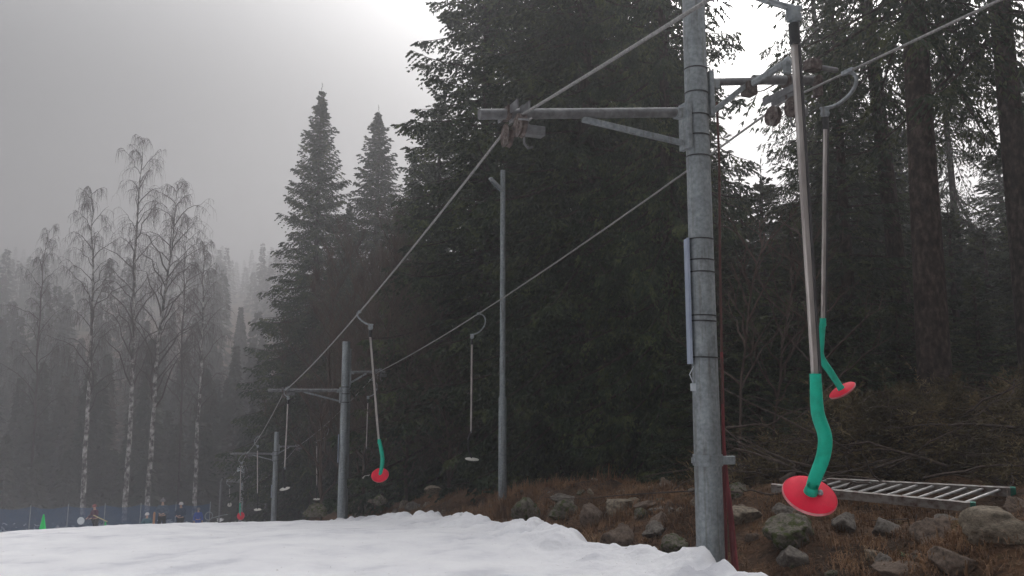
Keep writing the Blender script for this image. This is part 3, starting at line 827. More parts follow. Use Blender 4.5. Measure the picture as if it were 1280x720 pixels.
# near ends: continue past the camera, rising
def solve_rope(sl, x0, y0, px, py):
    X, Zr = XZ(px, py); Y = (x0 + sl * y0) / (X + sl); return V3(X * Y, Y, Zr * Y + E)
n1 = solve_rope(.400, rope1[0][0], rope1[0][1], 885, 0)
n2 = solve_rope(.417, rope2[0][0], rope2[0][1], 1250, 0)
def extend(a, b, Y):                    # through a (near) from b, to forward distance Y
    t = (Y - a[1]) / (b[1] - a[1]); return a + (b - a) * t
far1 = extend(n1, rope1[0], -30); far2 = extend(n2, rope2[0], -30)
R1 = [far1, n1] + rope1 + [WC - PR * wr * .95]
R2 = [far2, n2] + rope2 + [WC + PR * wr * .95]
line1 = rope_line(R1, 'haul_rope', 'steel haul rope passing over the left arms of the pylons')
line2 = rope_line(R2, 'haul_rope', 'steel haul rope passing over the shorter right arms of the pylons')
def rope_at(line, Y):
    a = np.array(line); o = np.argsort(a[:, 1]); return V3(np.interp(Y, a[o, 1], a[o, 0]), Y, np.interp(Y, a[o, 1], a[o, 2]))

def hanger(label, grip, barx, bar_top_z, bar_bot_z, flex, puck_r, puck_n, colr='red', hook_side=1, flexr=.026, bar_w=.042, group='hangers on the lift ropes', barbot=None, Ydist=99):
    """grip: point on rope; bar from bar_top to bar_bot; flex: list of offsets from bar bottom; puck at the end"""
    root = empty('tow_hanger', tuple(grip), label, 'lift hanger', group)
    bx = V3(barx[0], barx[1], bar_top_z); bb = V3(*(barbot if barbot is not None else barx), bar_bot_z)
    ps = []
    # C shaped hook from the grip round to the bar
    m = MB()
    top = V3(*grip); bot = bx + V3(0, 0, .16)
    mid = (top + bot) / 2; h = (top[2] - bot[2]) / 2
    bulge = V3(hook_side * 1.0, 0, 0)
    pts = []
    for k in range(15):
        a = pi / 2 - pi * k / 14
        lin = top + (bot - top) * (.5 - .5 * sin(a))
        pts.append(V3(lin[0], lin[1], lin[2]) + bulge * abs(h) * .95 * cos(a))
    m.tube(pts, .018 if Ydist < 9 else .014, 10)
    m.box(top + V3(0, 0, .004), (.13, .035, .04), LD)
    ps.append(m.build('hook', 'galv'))
    m = MB(); m.box(bot + V3(0, 0, -.035), (.07, .03, .085)); m.tube([bot + V3(-.045, 0, .0), bot + V3(.045, 0, 0)], .013, 8)
    m.tube([bot + V3(-.04, 0, -.05), bot + V3(.04, 0, -.05)], .014, 8); m.tube([bot + V3(0, 0, -.05), bx + V3(0, 0, .06)], .019, 10)
    ps.append(m.build('joint', 'galv'))
    m = MB(); dn = (bb - bx) / np.linalg.norm(bb - bx); m.tube([bx + V3(0, 0, .07), bx - V3(0, 0, .045)], [.029, .026], 14)
    ps.append(m.build('collar', 'rubber'))
    m = MB(); m.box((bx + bb) / 2 , (np.linalg.norm(bb - bx), bar_w, bar_w * .55), dn, (1, .25, 0), bev=.5)
    bar = m.build('bar', 'bar'); ps.append(bar)
    m = MB(); m.box((bx + bb) / 2 + V3(bar_w * .42, -bar_w * .04, 0), (np.linalg.norm(bb - bx) * .995, bar_w * .3, bar_w * .72), dn, (1, .25, 0), bev=.4)  # dark strip along the right side of the bar
    gr = m.build('bar_dark_strip', 'bar_dark'); ps.append(gr)
    m = MB(); fp = [bb + V3(0, 0, .03)] + [V3(*f) for f in flex]
    # smooth the hose with a Catmull-Rom pass
    A = [fp[0]] + fp + [fp[-1]]; sp = []
    for k in range(1, len(A) - 2):
        for t in np.linspace(0, 1, 8, endpoint=False):
            p0, p1, p2, p3 = A[k - 1], A[k], A[k + 1], A[k + 2]
            sp.append(.5 * ((2 * p1) + (-p0 + p2) * t + (2 * p0 - 5 * p1 + 4 * p2 - p3) * t * t + (-p0 + 3 * p1 - 3 * p2 + p3) * t ** 3))
    sp.append(fp[-1])
    tt = np.linspace(0, 1, len(sp)); m.tube(sp, list(flexr * (.76 + .24 * np.sin(pi * np.clip(tt * 1.05, 0, 1)) ** .6)), 16)
    ps.append(m.build('hose', 'green' if colr == 'red' else 'rubber'))
    m = MB(); m.tube([bb + V3(0, 0, .05), bb + V3(0, 0, -.02)], flexr * .84, 16); ps.append(m.build('hose_clamp', 'green' if colr == 'red' else 'galv'))
    c = fp[-1]; n = V3(*puck_n); n /= np.linalg.norm(n)
    m = MB(); r = puck_r
    m.lathe([(0, -.022), (r * .25, -.024), (r * .6, -.016), (r * .92, -.012), (r, -.004), (r, .004), (r * .93, .010), (r * .5, .014), (r * .2, .02), (0, .02)], c, n, 40)
    pk = m.build('seat_disc', 'red' if colr == 'red' else 'puck'); ps.append(pk)
    if colr == 'red' and Ydist < 9:
        m = MB(); bp = c + n * .022 + V3(.042, -.012, .0); m.lathe([(0, .012), (.008, .010), (.010, .004), (.014, 0), (.014, -.008)], bp, n, 12); ps.append(m.build('bolt', 'galv'))
        m = MB(); m.lathe([(flexr * .78, .06), (flexr * .95, .035), (flexr * .95, .02), (flexr * 1.25, .010), (flexr * 1.25, .006)], c, n, 24); ps.append(m.build('hose_boot', 'green'))
    if colr == 'red':
        m = MB(); m.lathe([(r * .985, -.007), (r * 1.01, -.005), (r * 1.012, .003), (r * .985, .008)], c, n, 40)
        ps.append(m.build('seat_rim', 'redrim'))
    import mathutils
    for p in ps:
        p.parent = root; p.matrix_parent_inverse = mathutils.Matrix.Translation([-v for v in grip])
    return root

def pxh(label, line, Yr, Y, bt, bb, flexpx, pr, pn, colr, side, gripdx=None, **k):
    g0 = rope_at(line, Yr)
    a = P(bt[0], bt[1], Y); b = P(bb[0], bb[1], Y)
    fl = [P(px, py, Y + dy) for (px, py, dy) in flexpx]
    return hanger(label, tuple(g0), (a[0], a[1]), a[2], b[2], fl, pr, pn, colr, side, barbot=(b[0], b[1]), Ydist=Y, **k)

# near two
pxh('nearest tow hanger with green hose and big red seat disc below the ladder end', line1, 3.9, 3.95, (993, 46), (1020, 480),
    [(1022, 515, 0), (1031, 545, 0), (1029, 570, 0), (1018, 600, 0), (1012, 619, 0)], .128, (.05, -.62, .78), 'red', -1, flexr=.0335)
pxh('second tow hanger with green hose bent right and steeply tilted red disc', line2, 7.1, 7.15, (1032, 156), (1029, 405),
    [(1026, 428, 0), (1026, 446, 0), (1038, 465, 0), (1053, 488, 0)], .125, (-.56, -.13, .80), 'red', 1, flexr=.033)
pxh('mid-distance tow hanger with green hose and round red disc right of the second pylon', line1, 13.1, 13.2, (463, 418), (474, 553),
    [(477, 565, 0), (478, 578, 0), (475, 594, 0)], .14, (.0, -.72, .66), 'red', -1, flexr=.034)
pxh('grey tow hanger with pale disc left of the lamp post', line2, 16.2, 16.3, (590, 428), (589, 540),
    [(585, 550, 0), (586, 562, 0), (590, 574, 0)], .14, (.1, -.10, 1), 'grey', 1, flexr=.018)
pxh('grey tow hanger with pale disc between the second pylon and the red disc', line2, 25.2, 25.3, (460, 502), (458, 560),
    [(455, 572, 0), (456, 584, 0), (458, 595, 0)], .14, (-.4, -.2, .8), 'grey', 1, flexr=.02)
pxh('grey tow hanger with tilted pale disc between the second and third pylons', line1, 22.3, 22.4, (360, 503), (356, 586),
    [(354, 592, 0), (355, 602, 0), (356, 611, 0)], .14, (-.15, -.2, 1), 'grey', -1, flexr=.035)
pxh('thin distant tow hanger with pale disc just left of the second pylon', line2, 33.2, 33.3, (396, 556), (396, 607),
    [(395, 613, 0), (396, 624, 0)], .14, (.05, -.12, 1), 'grey', 1, flexr=.018)
pxh('distant tow hanger with pale disc in front of the station frame', line1, 32, 32.1, (322, 562), (322, 617),
    [(322, 625, 0), (322, 637, 0)], .14, (.05, -.15, 1), 'grey', -1, flexr=.018)
pxh('distant tow hanger whose red disc hangs low at the foot of the third pylon arm', line1, 39.2, 39.3, (301, 582), (300, 630),
    [(300, 640, 0), (301, 645, 0)], .18, (0, -1, .25), 'red', -1, flexr=.03)
pxh('farthest tow hanger, short and grey, under the left side of the station wheel', line1, 54.5, 54.6, (287, 610), (287, 622),
    [(287, 626, 0), (287, 631, 0)], .14, (.1, -.8, .5), 'grey', -1, flexr=.03)

# bottom station
def station():
    import mathutils
    x, y = WC[0], WC[1]; zg = sz(x, y) - .3
    root = empty('lift_station', (x, y, zg), 'bottom station with big return wheel inside a grey tubular frame', 'lift station')
    ps = []
    m = MB(); px_ = XZ(302, 620)[0] * WY; ztop = elev_z(574, WY)
    m.tube([(px_, y, zg), (px_, y, ztop)], .12, 16); ps.append(m.build('post', 'galv'))
    m = MB(); m.tube([(px_ + .1, y, ztop - .1), (px_ + .55, y, ztop - 1.6)], .035, 8); ps.append(m.build('stay', 'galv_dark'))
    c = P(300, 586, WY - .2); m = MB(); m.box(c, (.34, .16, .38)); ps.append(m.build('control_box', 'disc'))
    xl = XZ(275, 620)[0] * WY; xr = XZ(332, 620)[0] * WY; zf = elev_z(597, WY)
    pts = [V3(xl, y, zg), V3(xl, y, zf - .3), V3(xl + .09, y, zf - .09), V3(xl + .3, y, zf), V3(xr - .3, y, zf), V3(xr - .09, y, zf - .09), V3(xr, y, zf - .3), V3(xr, y, zg)]
    m = MB(); m.tube(pts, .055, 8); ps.append(m.build('frame', 'galv_dark'))
    m = MB(); m.lathe([(1.12, -.05), (1.2, -.06), (1.17, 0), (1.2, .06), (1.12, .05), (1.10, 0), (1.12, -.05)], WC, (.02, 0.05, 1), 40)
    for k in range(6):
        a = k * pi / 3; m.tube([WC, WC + V3(cos(a) * 1.13, sin(a) * 1.13, -sin(a) * .05)], .03, 6)
    m.lathe([(0, -.12), (.16, -.12), (.16, .12), (0, .12)], WC, (0, 0, 1), 16)
    ps.append(m.build('return_wheel', 'galv_dark'))
    for p in ps: p.parent = root; p.matrix_parent_inverse = mathutils.Matrix.Translation((-x, -y, -zg))
station()

# slim poles and lamp post
def lamp_post():
    import mathutils
    x, y = XZ(628, 600)[0] * 16, 16.0; zg = gz(x, y) - .2; zt = elev_z(213, 16)
    root = empty('lamp_post', (x, y, zg), 'tall slim grey lamp post standing in the orange grass', 'lamp post'); ps = []
    zc = elev_z(498, 16)
    m = MB(); m.tube([(x, y, zg), (x, y, zc), (x, y, zc + .05), (x, y, zt)], [.085, .078, .058, .05], 18); ps.append(m.build('pole', 'galv'))
    m = MB(); a = V3(x, y, elev_z(240, 16)); b = V3(*P(615, 226, 15.9)); m.box((a + b) / 2 + V3(-.02, 0, .04), (np.linalg.norm(b - a) + .06, .20, .05), b - a, (0, 1, 0)); ps.append(m.build('lamp_head', 'galv'))
    m = MB(); m.box((a + b) / 2 + V3(-.045, 0, .01), (np.linalg.norm(b - a) * .8, .15, .012), b - a, (0, 1, 0)); ps.append(m.build('lamp_glass', 'lampglass'))
    for p in ps: p.parent = root; p.matrix_parent_inverse = mathutils.Matrix.Translation((-x, -y, -zg))
    x, y = XZ(434.5, 560)[0] * 25.2, 25.2; zg = gz(x, y) - .2; zt = elev_z(437, y)
    m = MB(); m.tube([(x, y, zg), (x, y, zt)], [.06, .045], 14); m.tube([(x, y, zt), (x, y, zt + .03)], [.055, .05], 14)
    o = m.build('slim_pole', 'galv', loc=(x, y, zg)); tag(o, 'slim pale pole standing close behind the second pylon', 'pole')
lamp_post()

# red cables down the near pylon
def cables():
    import mathutils
    root = empty('cable_run', P(915, 700, 7.55), 'reddish cables running down the right side of the nearest pylon', 'cable'); ps = []
    m = MB(); m.tube([P(896, 128, 7.62), P(899, 200, 7.62), P(900, 330, 7.62), P(902, 430, 7.6), P(903, 520, 7.6)], .012, 10); ps.append(m.build('conduit', 'cable_brown'))
    m = MB(); m.tube([P(903, 505, 7.57), P(905, 560, 7.56), P(909, 610, 7.54), P(914, 655, 7.52), P(918, 712, 7.5)], [.014, .017, .021, .025, .027], 12); ps.append(m.build('hose', 'cable_red'))
    m = MB(); m.tube([P(902, 440, 7.6), P(904, 520, 7.62), P(905, 600, 7.62), P(907, 650, 7.6), P(908, 700, 7.6)], .014, 8); ps.append(m.build('hose', 'cable_red'))
    m = MB(); m.tube([P(911, 610, 7.50), P(917, 660, 7.47), P(922, 712, 7.45)], .012, 8); ps.append(m.build('hose', 'cable_red'))
    for p in ps: p.parent = root; p.matrix_parent_inverse = mathutils.Matrix.Translation([-v for v in root.location])
cables()

# ladder
def ladder():
    import mathutils
    A0 = V3(*P(964, 610, 9.35)); A1 = V3(*P(1215, 634, 8.35))          # near rail centre line
    B0 = V3(*P(999, 601, 9.75)); B1 = V3(*P(1265, 615, 8.78))
    root = empty('ladder', tuple((A0 + A1) / 2), 'long weathered aluminium ladder lying on the rocky bank', 'ladder'); ps = []
    up = V3(0, -.25, 1); up /= np.linalg.norm(up)
    for a, b in ((A0, A1), (B0, B1)):
        m = MB(); d = b - a; m.box((a + b) / 2, (np.linalg.norm(d), .028, .095), d, np.cross(up, d), bev=.1)
        m.box((a + b) / 2 + up * .046, (np.linalg.norm(d), .045, .007), d, np.cross(up, d), bev=.1)
        r = m.build('rail', 'ladder')
        m = MB(); m.box(b + d / np.linalg.norm(d) * .01, (.05, .05, .11), d, np.cross(up, d)); cp = m.build('end_cap', 'endcap'); cp.parent = r
        ps.append(r)
    for k in range(13):
        t = (k + .9) / 13.6
        m = MB(); m.tube([A0 + (A1 - A0) * t + up * .02, B0 + (B1 - B0) * t + up * .02], .0155, 8); ps.append(m.build('rung', 'rung'))
    for p in ps: p.parent = root; p.matrix_parent_inverse = mathutils.Matrix.Translation([-v for v in root.location])
ladder()

# ------------------------------------------------------------------ rocks
import bmesh
def rock_mesh(seed, mat, cuts=9):
    rs = np.random.RandomState(seed); bm = bmesh.new()
    bmesh.ops.create_icosphere(bm, subdivisions=4, radius=1)
    V = np.array([v.co[:] for v in bm.verts])
    pl = [(lambda n: n / np.linalg.norm(n))(rs.normal(0, 1, 3)) for _ in range(cuts)]; dd = rs.uniform(.42, .80, cuts)
    for n, d in zip(pl, dd):
        h = V @ n; ex = np.clip(h - d, 0, None); V -= n[None] * (ex * .93)[:, None]
    nz = fbm(V[:, 0] * 1.3 + V[:, 2], V[:, 1] * 1.3 - V[:, 2] * .7, 2.2, 4, seed)
    V *= (1 + .26 * nz)[:, None]
    for v, p in zip(bm.verts, V): v.co = p
    me = bpy.data.meshes.new('rock'); bm.to_mesh(me); bm.free()
    me.polygons.foreach_set('use_smooth', np.ones(len(me.polygons), bool)); me.materials.append(M[mat])
    return me
RM = {}
for mn in ('rock_grey', 'rock_moss', 'rock_pale', 'rock_brown'):
    RM[mn] = [rock_mesh(hash(mn) % 7 + 10 * k + len(mn) * 3, mn) for k in range(3)] if False else [rock_mesh({'rock_grey': 1, 'rock_moss': 2, 'rock_pale': 3, 'rock_brown': 4}[mn] + 10 * k, mn, 11 + 3 * k) for k in range(3)]
def rock(px, py, Y, w, h, mat, k=0, rz=0., label=None, group=None, name='boulder', depth=1.0, tilt=0):
    """w, h in photo pixels"""
    c = P(px, py, Y); o = bpy.data.objects.new(name, RM[mat][k % 3]); col.objects.link(o)
    o.location = c; o.scale = (w / 1000 * Y / 1.6, depth * (w + h) / 2000 * Y / 1.6, h / 1000 * Y / 1.6)
    o.rotation_euler = (0, tilt, rz)
    tag(o, label, 'rock', group); return o
def find_Y(px, py):
    X, Zr = XZ(px, py); ys_ = np.linspace(6, 40, 600); d = ground_z(X * ys_, ys_) - (Zr * ys_ + E)
    k = np.where(d > 0)[0]
    return float(ys_[k[0]]) if len(k) else 20.0
SR = [(928, 645, 30, 24, 'rock_pale', 1, .3, 'pale triangular rock standing beside the red cables'),
      (990, 670, 52, 36, 'rock_moss', 0, 1.1, 'large mossy boulder directly below the nearest red disc'),
      (988, 698, 36, 26, 'rock_grey', 1, .2, 'blocky grey stone below the large mossy boulder'),
      (982, 640, 34, 20, 'rock_grey', 2, 2.0, 'weathered rock partly hidden behind the nearest red disc'),
      (1243, 662, 66, 34, 'rock_pale', 0, 2.6, 'big tan boulder supporting the right end of the ladder'),
      (1107, 664, 30, 24, 'rock_grey', 0, 1.9, 'rounded grey rock under the middle of the ladder'),
      (1058, 655, 28, 24, 'rock_grey', 1, 2.9, 'dark grey rock just right of the nearest red disc'),
      (1158, 668, 34, 44, 'rock_brown', 2, .6, 'upright brown rock below the right part of the ladder'),
      (1125, 714, 66, 18, 'rock_brown', 1, .1, 'flat brown stone at the bottom edge of the photo'),
      (1188, 704, 46, 30, 'rock_brown', 0, .9, 'low brown stone at bottom, right of the flat brown stone'),
      (775, 632, 32, 20, 'rock_pale', 2, 1.2, 'pale rounded boulder on top of the bank between lamp post and near pylon'),
      (872, 630, 14, 12, 'rock_pale', 0, .4, 'small pale stone touching the left side of the nearest pylon'),
      (778, 676, 36, 30, 'rock_brown', 1, 1.5, 'rusty brown boulder at the snow edge between lamp post and near pylon'),
      (818, 664, 26, 22, 'rock_grey', 2, .7, 'grey boulder right of the rusty brown boulder'),
      (846, 684, 26, 22, 'rock_moss', 0, 2.2, 'square mossy stone at the snow edge just left of the nearest pylon'),
      (740, 646, 24, 26, 'rock_brown', 0, .3, 'pointed brown rock amid dry grass left of the pale rounded boulder'),
      (706, 640, 40, 20, 'rock_moss', 1, .9, 'broad mossy boulder cluster stone right of the lamp post'),
      (708, 625, 38, 15, 'rock_grey', 2, 2.5, 'wide grey boulder on the upper bank behind the mossy boulder'),
      (660, 645, 34, 28, 'rock_moss', 2, 1.8, 'dark mossy boulder right beside the lamp post grass'),
      (812, 632, 28, 12, 'rock_brown', 0, 3.0, 'flat brown boulder right of the pale rounded boulder'),
      (396, 640, 26, 14, 'rock_moss', 1, .4, 'lone mossy boulder left of the second pylon foot'),
      (446, 635, 18, 14, 'rock_brown', 0, .4, 'brown boulder right of the second pylon foot'),
      (463, 634, 24, 14, 'rock_brown', 1, 1.4, 'slanted brown boulder under the mid-distance red disc'),
      (505, 632, 12, 16, 'rock_pale', 2, .4, 'pointed pale stone in the far row along the snow'),
      (517, 637, 16, 14, 'rock_grey', 0, 1.7, 'grey stone right of the pointed pale stone'),
      (541, 612, 14, 10, 'rock_pale', 1, 0, 'small pale stone high on the far bank below the thicket'),
      (476, 627, 20, 10, 'rock_moss', 2, 2.0, 'low mossy stone on the far bank above the slanted boulder')]
for (px, py, w, h, mt, k, rz, lb) in SR:
    Y = find_Y(px, py + h * .3)
    rock(px, py, Y, w * 1.2, h * 1.2, mt, k, rz, lb)
rs = np.random.RandomState(5)
n = 0
for i in range(420):
    y = 6.6 + rs.rand() ** 1.3 * 26; s = rs.rand() ** 1.1 * 2.6 + .15
    x = float(xedge(y)) + s; 
    if n >= 170: break
    X = x / y
    if X > .66: continue
    r = rs.uniform(.035, .10) * (1 + 1.6 * rs.rand() ** 3)
    z = gz(x, y)
    if abs(x - 1.8) < .3 and abs(y - 7.5) < .4: continue
    mt = ['rock_grey', 'rock_brown', 'rock_moss', 'rock_brown', 'rock_grey', 'rock_pale'][rs.randint(6)]
    o = bpy.data.objects.new('stone', RM[mt][rs.randint(3)]); col.objects.link(o)
    o.location = (x, y, z - r * .05); o.scale = (r * rs.uniform(.9, 1.5), r * rs.uniform(.8, 1.2), r * rs.uniform(.6, .9)); o.rotation_euler = (rs.normal(0, .2), rs.normal(0, .2), rs.rand() * 6)
    tag(o, 'loose stone half sunk in brown grass along the snow edge', 'stone', 'loose stones on the bank'); n += 1

# ------------------------------------------------------------------ dry grass on the bank
def grass():
    rs = np.random.RandomState(9); mb = MB()
    N = 11000
    y = 6.3 + rs.rand(N) ** 1.25 * 26; s = .12 + rs.rand(N) * 3.2
    x = xedge(y) + s / .92
    keep = (fbm(x, y, .9, 2, 91) > .0) | (rs.rand(N) < .22); keep &= (x / y < .68)
    x, y = x[keep], y[keep]; z = ground_z(x, y)
    for (tpx, tpy, tn) in ((596, 650, 260), (625, 642, 260), (650, 636, 160), (575, 648, 120), (1128, 688, 120), (1195, 690, 160), (1060, 690, 120), (880, 655, 120), (740, 668, 140), (1010, 648, 90), (1250, 690, 120), (830, 648, 120)):
        Yt = find_Y(tpx, tpy); c_ = P(tpx, tpy, Yt); xa = c_[0] + rs.normal(0, .22, tn // 3); ya = Yt + rs.normal(0, .3, tn // 3)
        x = np.concatenate([x, xa]); y = np.concatenate([y, ya]); z = np.concatenate([z, ground_z(xa, ya) + .04])
    for xi, yi, zi in zip(x, y, z):
        nb = rs.randint(6, 16); lean = rs.rand() * 6.28
        hgt = rs.uniform(.04, .17) * (1.25 if yi > 11 else .8) * (1 + (.6 if 13 < yi < 18 and rs.rand() < .4 else 0))
        ph = lean + rs.normal(0, 1.1, nb); a = rs.uniform(.25, 1.15, nb); l = hgt * rs.uniform(.6, 1.3, nb)
        b = np.stack([xi + rs.normal(0, .05, nb), yi + rs.normal(0, .05, nb), np.full(nb, zi - .02)], 1)
        t1 = b + np.stack([np.cos(ph) * np.sin(a) * l * .45, np.sin(ph) * np.sin(a) * l * .45, np.cos(a) * l * .75], 1)
        t2 = b + np.stack([np.cos(ph) * np.sin(a) * l * 1.15, np.sin(ph) * np.sin(a) * l * 1.15, np.cos(a) * l * .85], 1)
        w = np.stack([-np.sin(ph), np.cos(ph), np.zeros(nb)], 1) * .0032 * (1 + yi * .03)
        mb.quads(np.stack([b - w, b + w, t1 + w * .8, t1 - w * .8], 1)); mb.tris(np.stack([t1 - w * .8, t1 + w * .8, t2], 1))
    o = mb.build('dry_grass', 'straw', smooth=False)
    tag(o, 'withered orange-brown grass covering the rocky bank', 'grass', kind='stuff')
grass()

def litter():
    rs = np.random.RandomState(19); mb = MB(); N = 26000
    y = 5.8 + rs.rand(N) ** 1.3 * 24; s = .05 + rs.rand(N) * 4.5; x = xedge(y) + s / .92
    z = ground_z(x, y) + .006
    d = rs.normal(0, 1, (N, 3)); d[:, 2] *= .35; d /= np.linalg.norm(d, axis=1, keepdims=True)
    w = np.cross(d, rs.normal(0, .4, (N, 3)) + V3(0, 0, 1)); w /= np.linalg.norm(w, axis=1, keepdims=True)
    L = rs.uniform(.02, .055, N) * np.where(rs.rand(N) < .12, 3.0, 1); W = rs.uniform(.004, .012, N)
    mb.quads(sprig_quads(np.stack([x, y, z], 1), d * L[:, None], w * W[:, None]))
    tag(mb.build('leaf_litter', 'litter', smooth=False), 'fallen leaves, needles and bits of bark scattered over the bank', 'litter', kind='stuff')
litter()

# ------------------------------------------------------------------ brush pile
def brush():
    rs = np.random.RandomState(33); tw, nd = MB(), MB()
    def pileh(x, y):
        X = x / y
        h = .22 * sm(.30, .40, X) + .62 * np.exp(-((X - .50) / .11) ** 2) + .50 * np.exp(-((X - .66) / .07) ** 2) + .30 * np.exp(-((X - .37) / .06) ** 2)
        return h * np.exp(-((y - 11.2) / 1.5) ** 2) * (1 + .7 * fbm(x, y, 1.3, 2, 12))
    N = 4200
    y = rs.uniform(8.9, 13.6, N); X = rs.uniform(.25, .76, N); y = np.maximum(y, 10.3 - 1.2 * sm(.50, .62, X)) + rs.rand(N) * .2; x = X * y
    h = pileh(x, y) * 1.5; z = ground_z(x, y) + np.clip(h, 0, None) * rs.uniform(.1, 1.08, N)
    L = rs.uniform(.25, .9, N); ph = rs.normal(0, .9, N) + np.where(rs.rand(N) < .5, 0, pi); el = rs.normal(.12, .36, N)
    s = np.linspace(0, 1, 5)
    d = np.stack([np.cos(ph) * np.cos(el), np.sin(ph) * np.cos(el) * .7, np.sin(el)], 1)
    bend = rs.normal(0, .22, (N, 3)); bend[:, 2] = -np.abs(bend[:, 2])
    b = np.stack([x, y, z], 1)
    pts = b[:, None] + d[:, None] * (L[:, None] * s[None])[..., None] + bend[:, None] * ((L[:, None]) * s[None] ** 2)[..., None]
    tw.tubes(pts, np.linspace(1, .35, 5)[None] * rs.uniform(.0025, .0075, N)[:, None], 3)
    NB = 150
    yb = rs.uniform(9.2, 12.6, NB); Xb = rs.uniform(.26, .76, NB); xb = Xb * yb; Lb = rs.uniform(.7, 2.0, NB)
    pb_ = np.where(rs.rand(NB) < .5, 0, pi) + rs.normal(0, .7, NB); eb = rs.normal(.15, .25, NB)
    zb_ = ground_z(xb, yb) + np.clip(pileh(xb, yb) * 1.5, 0, None) * rs.uniform(.5, 1.1, NB)
    db = np.stack([np.cos(pb_) * np.cos(eb), np.sin(pb_) * np.cos(eb) * .6, np.sin(eb)], 1); s7 = np.linspace(0, 1, 7)
    bb = rs.normal(0, .16, (NB, 3)); bb[:, 2] -= .1
    pp = np.stack([xb, yb, zb_], 1)[:, None] + db[:, None] * (Lb[:, None] * s7)[..., None] + bb[:, None] * (Lb[:, None] * s7 ** 2)[..., None]
    pp[:, 1:-1] += rs.normal(0, .018, (NB, 5, 3))
    tw.tubes(pp, np.linspace(1, .35, 7)[None] * rs.uniform(.008, .02, NB)[:, None], 5)
    # fans of withered spruce boughs standing out of the heap
    for f_ in range(90):
        Xf = rs.choice([.41, .47, .53, .62, .66, .50]) + rs.normal(0, .03); yf = rs.uniform(10.2, 11.8); xf = Xf * yf
        zf_ = float(ground_z(np.array([xf]), np.array([yf]))[0] + 1.5 * max(0, pileh(np.array([xf]), np.array([yf]))[0]) * .75)
        ph_ = rs.uniform(0, 6.28); el_ = rs.uniform(.5, 1.3); lf = rs.uniform(.35, .75)
        dm = V3(cos(ph_) * cos(el_), sin(ph_) * cos(el_) * .5, sin(el_)); sdv = np.cross(dm, rs.normal(0, 1, 3)); sdv /= np.linalg.norm(sdv)
        q = np.linspace(.1, 1, 14); c0 = V3(xf, yf, zf_)
        for sg in (-1, 1):
            st = c0 + dm * (lf * q)[:, None] - V3(0, 0, .12)[None] * (q ** 2)[:, None]
            tdv = dm * .75 + sdv * sg * .6 + V3(0, 0, -.25); tdv = tdv / np.linalg.norm(tdv); tl = lf * .45 * (1 - q * .7)
            for u_ in np.linspace(.15, 1, 7):
                bs_ = st + tdv[None] * (tl * u_)[:, None]; dd = tdv[None] + rs.normal(0, .5, (14, 3)); dd /= np.linalg.norm(dd, axis=1, keepdims=True)
                w = np.cross(dd, rs.normal(0, 1, (14, 3))); w /= np.linalg.norm(w, axis=1, keepdims=True)
                nd.quads(sprig_quads(bs_, dd * .07, w * .006))
    for i in range(N):
        m = int(L[i] * 44); 
        if rs.rand() < .30 + .5 * float(fbm(x[i:i+1] , y[i:i+1], 1.6, 2, 66)[0]): continue
        q = rs.rand(m); base = np.stack([np.interp(q, s, pts[i, :, j]) for j in range(3)], 1)
        dd = d[i] * .7 + rs.normal(0, .6, (m, 3)); dd /= np.linalg.norm(dd, axis=1, keepdims=True)
        w = np.cross(dd, rs.normal(0, 1, (m, 3))); w /= np.linalg.norm(w, axis=1, keepdims=True)
        nd.quads(sprig_quads(base, dd * rs.uniform(.04, .10, m)[:, None], w * .0075))
    root = empty('brush_pile', P(1090, 560, 11), 'heap of cut spruce branches piled along the forest edge behind the ladder', 'brushwood')
    root['kind'] = 'stuff'
    import mathutils
    for o in (tw.build('twigs', 'deadwood'), nd.build('withered_needles', 'brush', smooth=False)):
        o['kind'] = 'stuff'
        o.parent = root; o.matrix_parent_inverse = mathutils.Matrix.Translation([-v for v in root.location])
brush()
def limb(pts, r, label, name='fallen_branch', seed=0, cat='branch'):
    rs = np.random.RandomState(seed); m = MB(); P_ = [V3(*P(*p)) for p in pts]; fine = []
    for a, b in zip(P_[:-1], P_[1:]):
        for t in np.linspace(0, 1, 5, endpoint=False): fine.append(a + (b - a) * t + rs.normal(0, .012, 3))
    fine.append(P_[-1]); n = len(fine)
    m.tube(fine, list(np.linspace(r, r * .3, n)), 8)
    for k in range(9):
        i = rs.randint(2, n - 1); d = rs.normal(0, 1, 3); d[2] = abs(d[2]) * .6; d /= np.linalg.norm(d); l = rs.uniform(.12, .4)
        e = rs.normal(0, .3, 3); m.tube([fine[i], fine[i] + d * l * .5, fine[i] + (d + e) * l], [r * .28, r * .2, r * .08], 5)
    o = m.build(name, 'deadwood', loc=tuple(fine[0])); tag(o, label, cat)
limb([(1068, 552, 10.6), (1120, 553, 10.5), (1175, 549, 10.5), (1225, 548, 10.5)], .035, 'long dead branch lying level across the brush pile behind the ladder', seed=1)
limb([(975, 600, 10.0), (1010, 578, 10.2), (1050, 562, 10.3), (1078, 552, 10.3)], .045, 'thick dead branch rising from the left ladder end into the brush', seed=2)
limb([(905, 535, 11.0), (960, 530, 11.0), (1000, 510, 11.0), (1030, 502, 11.0)], .018, 'thin dead branch arching above the brush just right of the nearest pylon', seed=3)
limb([(1200, 512, 11.2), (1240, 505, 11.2), (1285, 500, 11.1)], .03, 'dead branch sticking right from the top of the brush pile at the photo edge', seed=4)
limb([(1112, 720, 7.6), (1128, 690, 7.9), (1145, 660, 8.2), (1150, 650, 8.3)], .03, 'dark stick leaning up from the bottom between the flat stone and upright rock', seed=5)
limb([(862, 690, 8.2), (880, 678, 8.3), (905, 672, 8.5)], .02, 'short dead stick crossing behind the foot of the nearest pylon', seed=6)

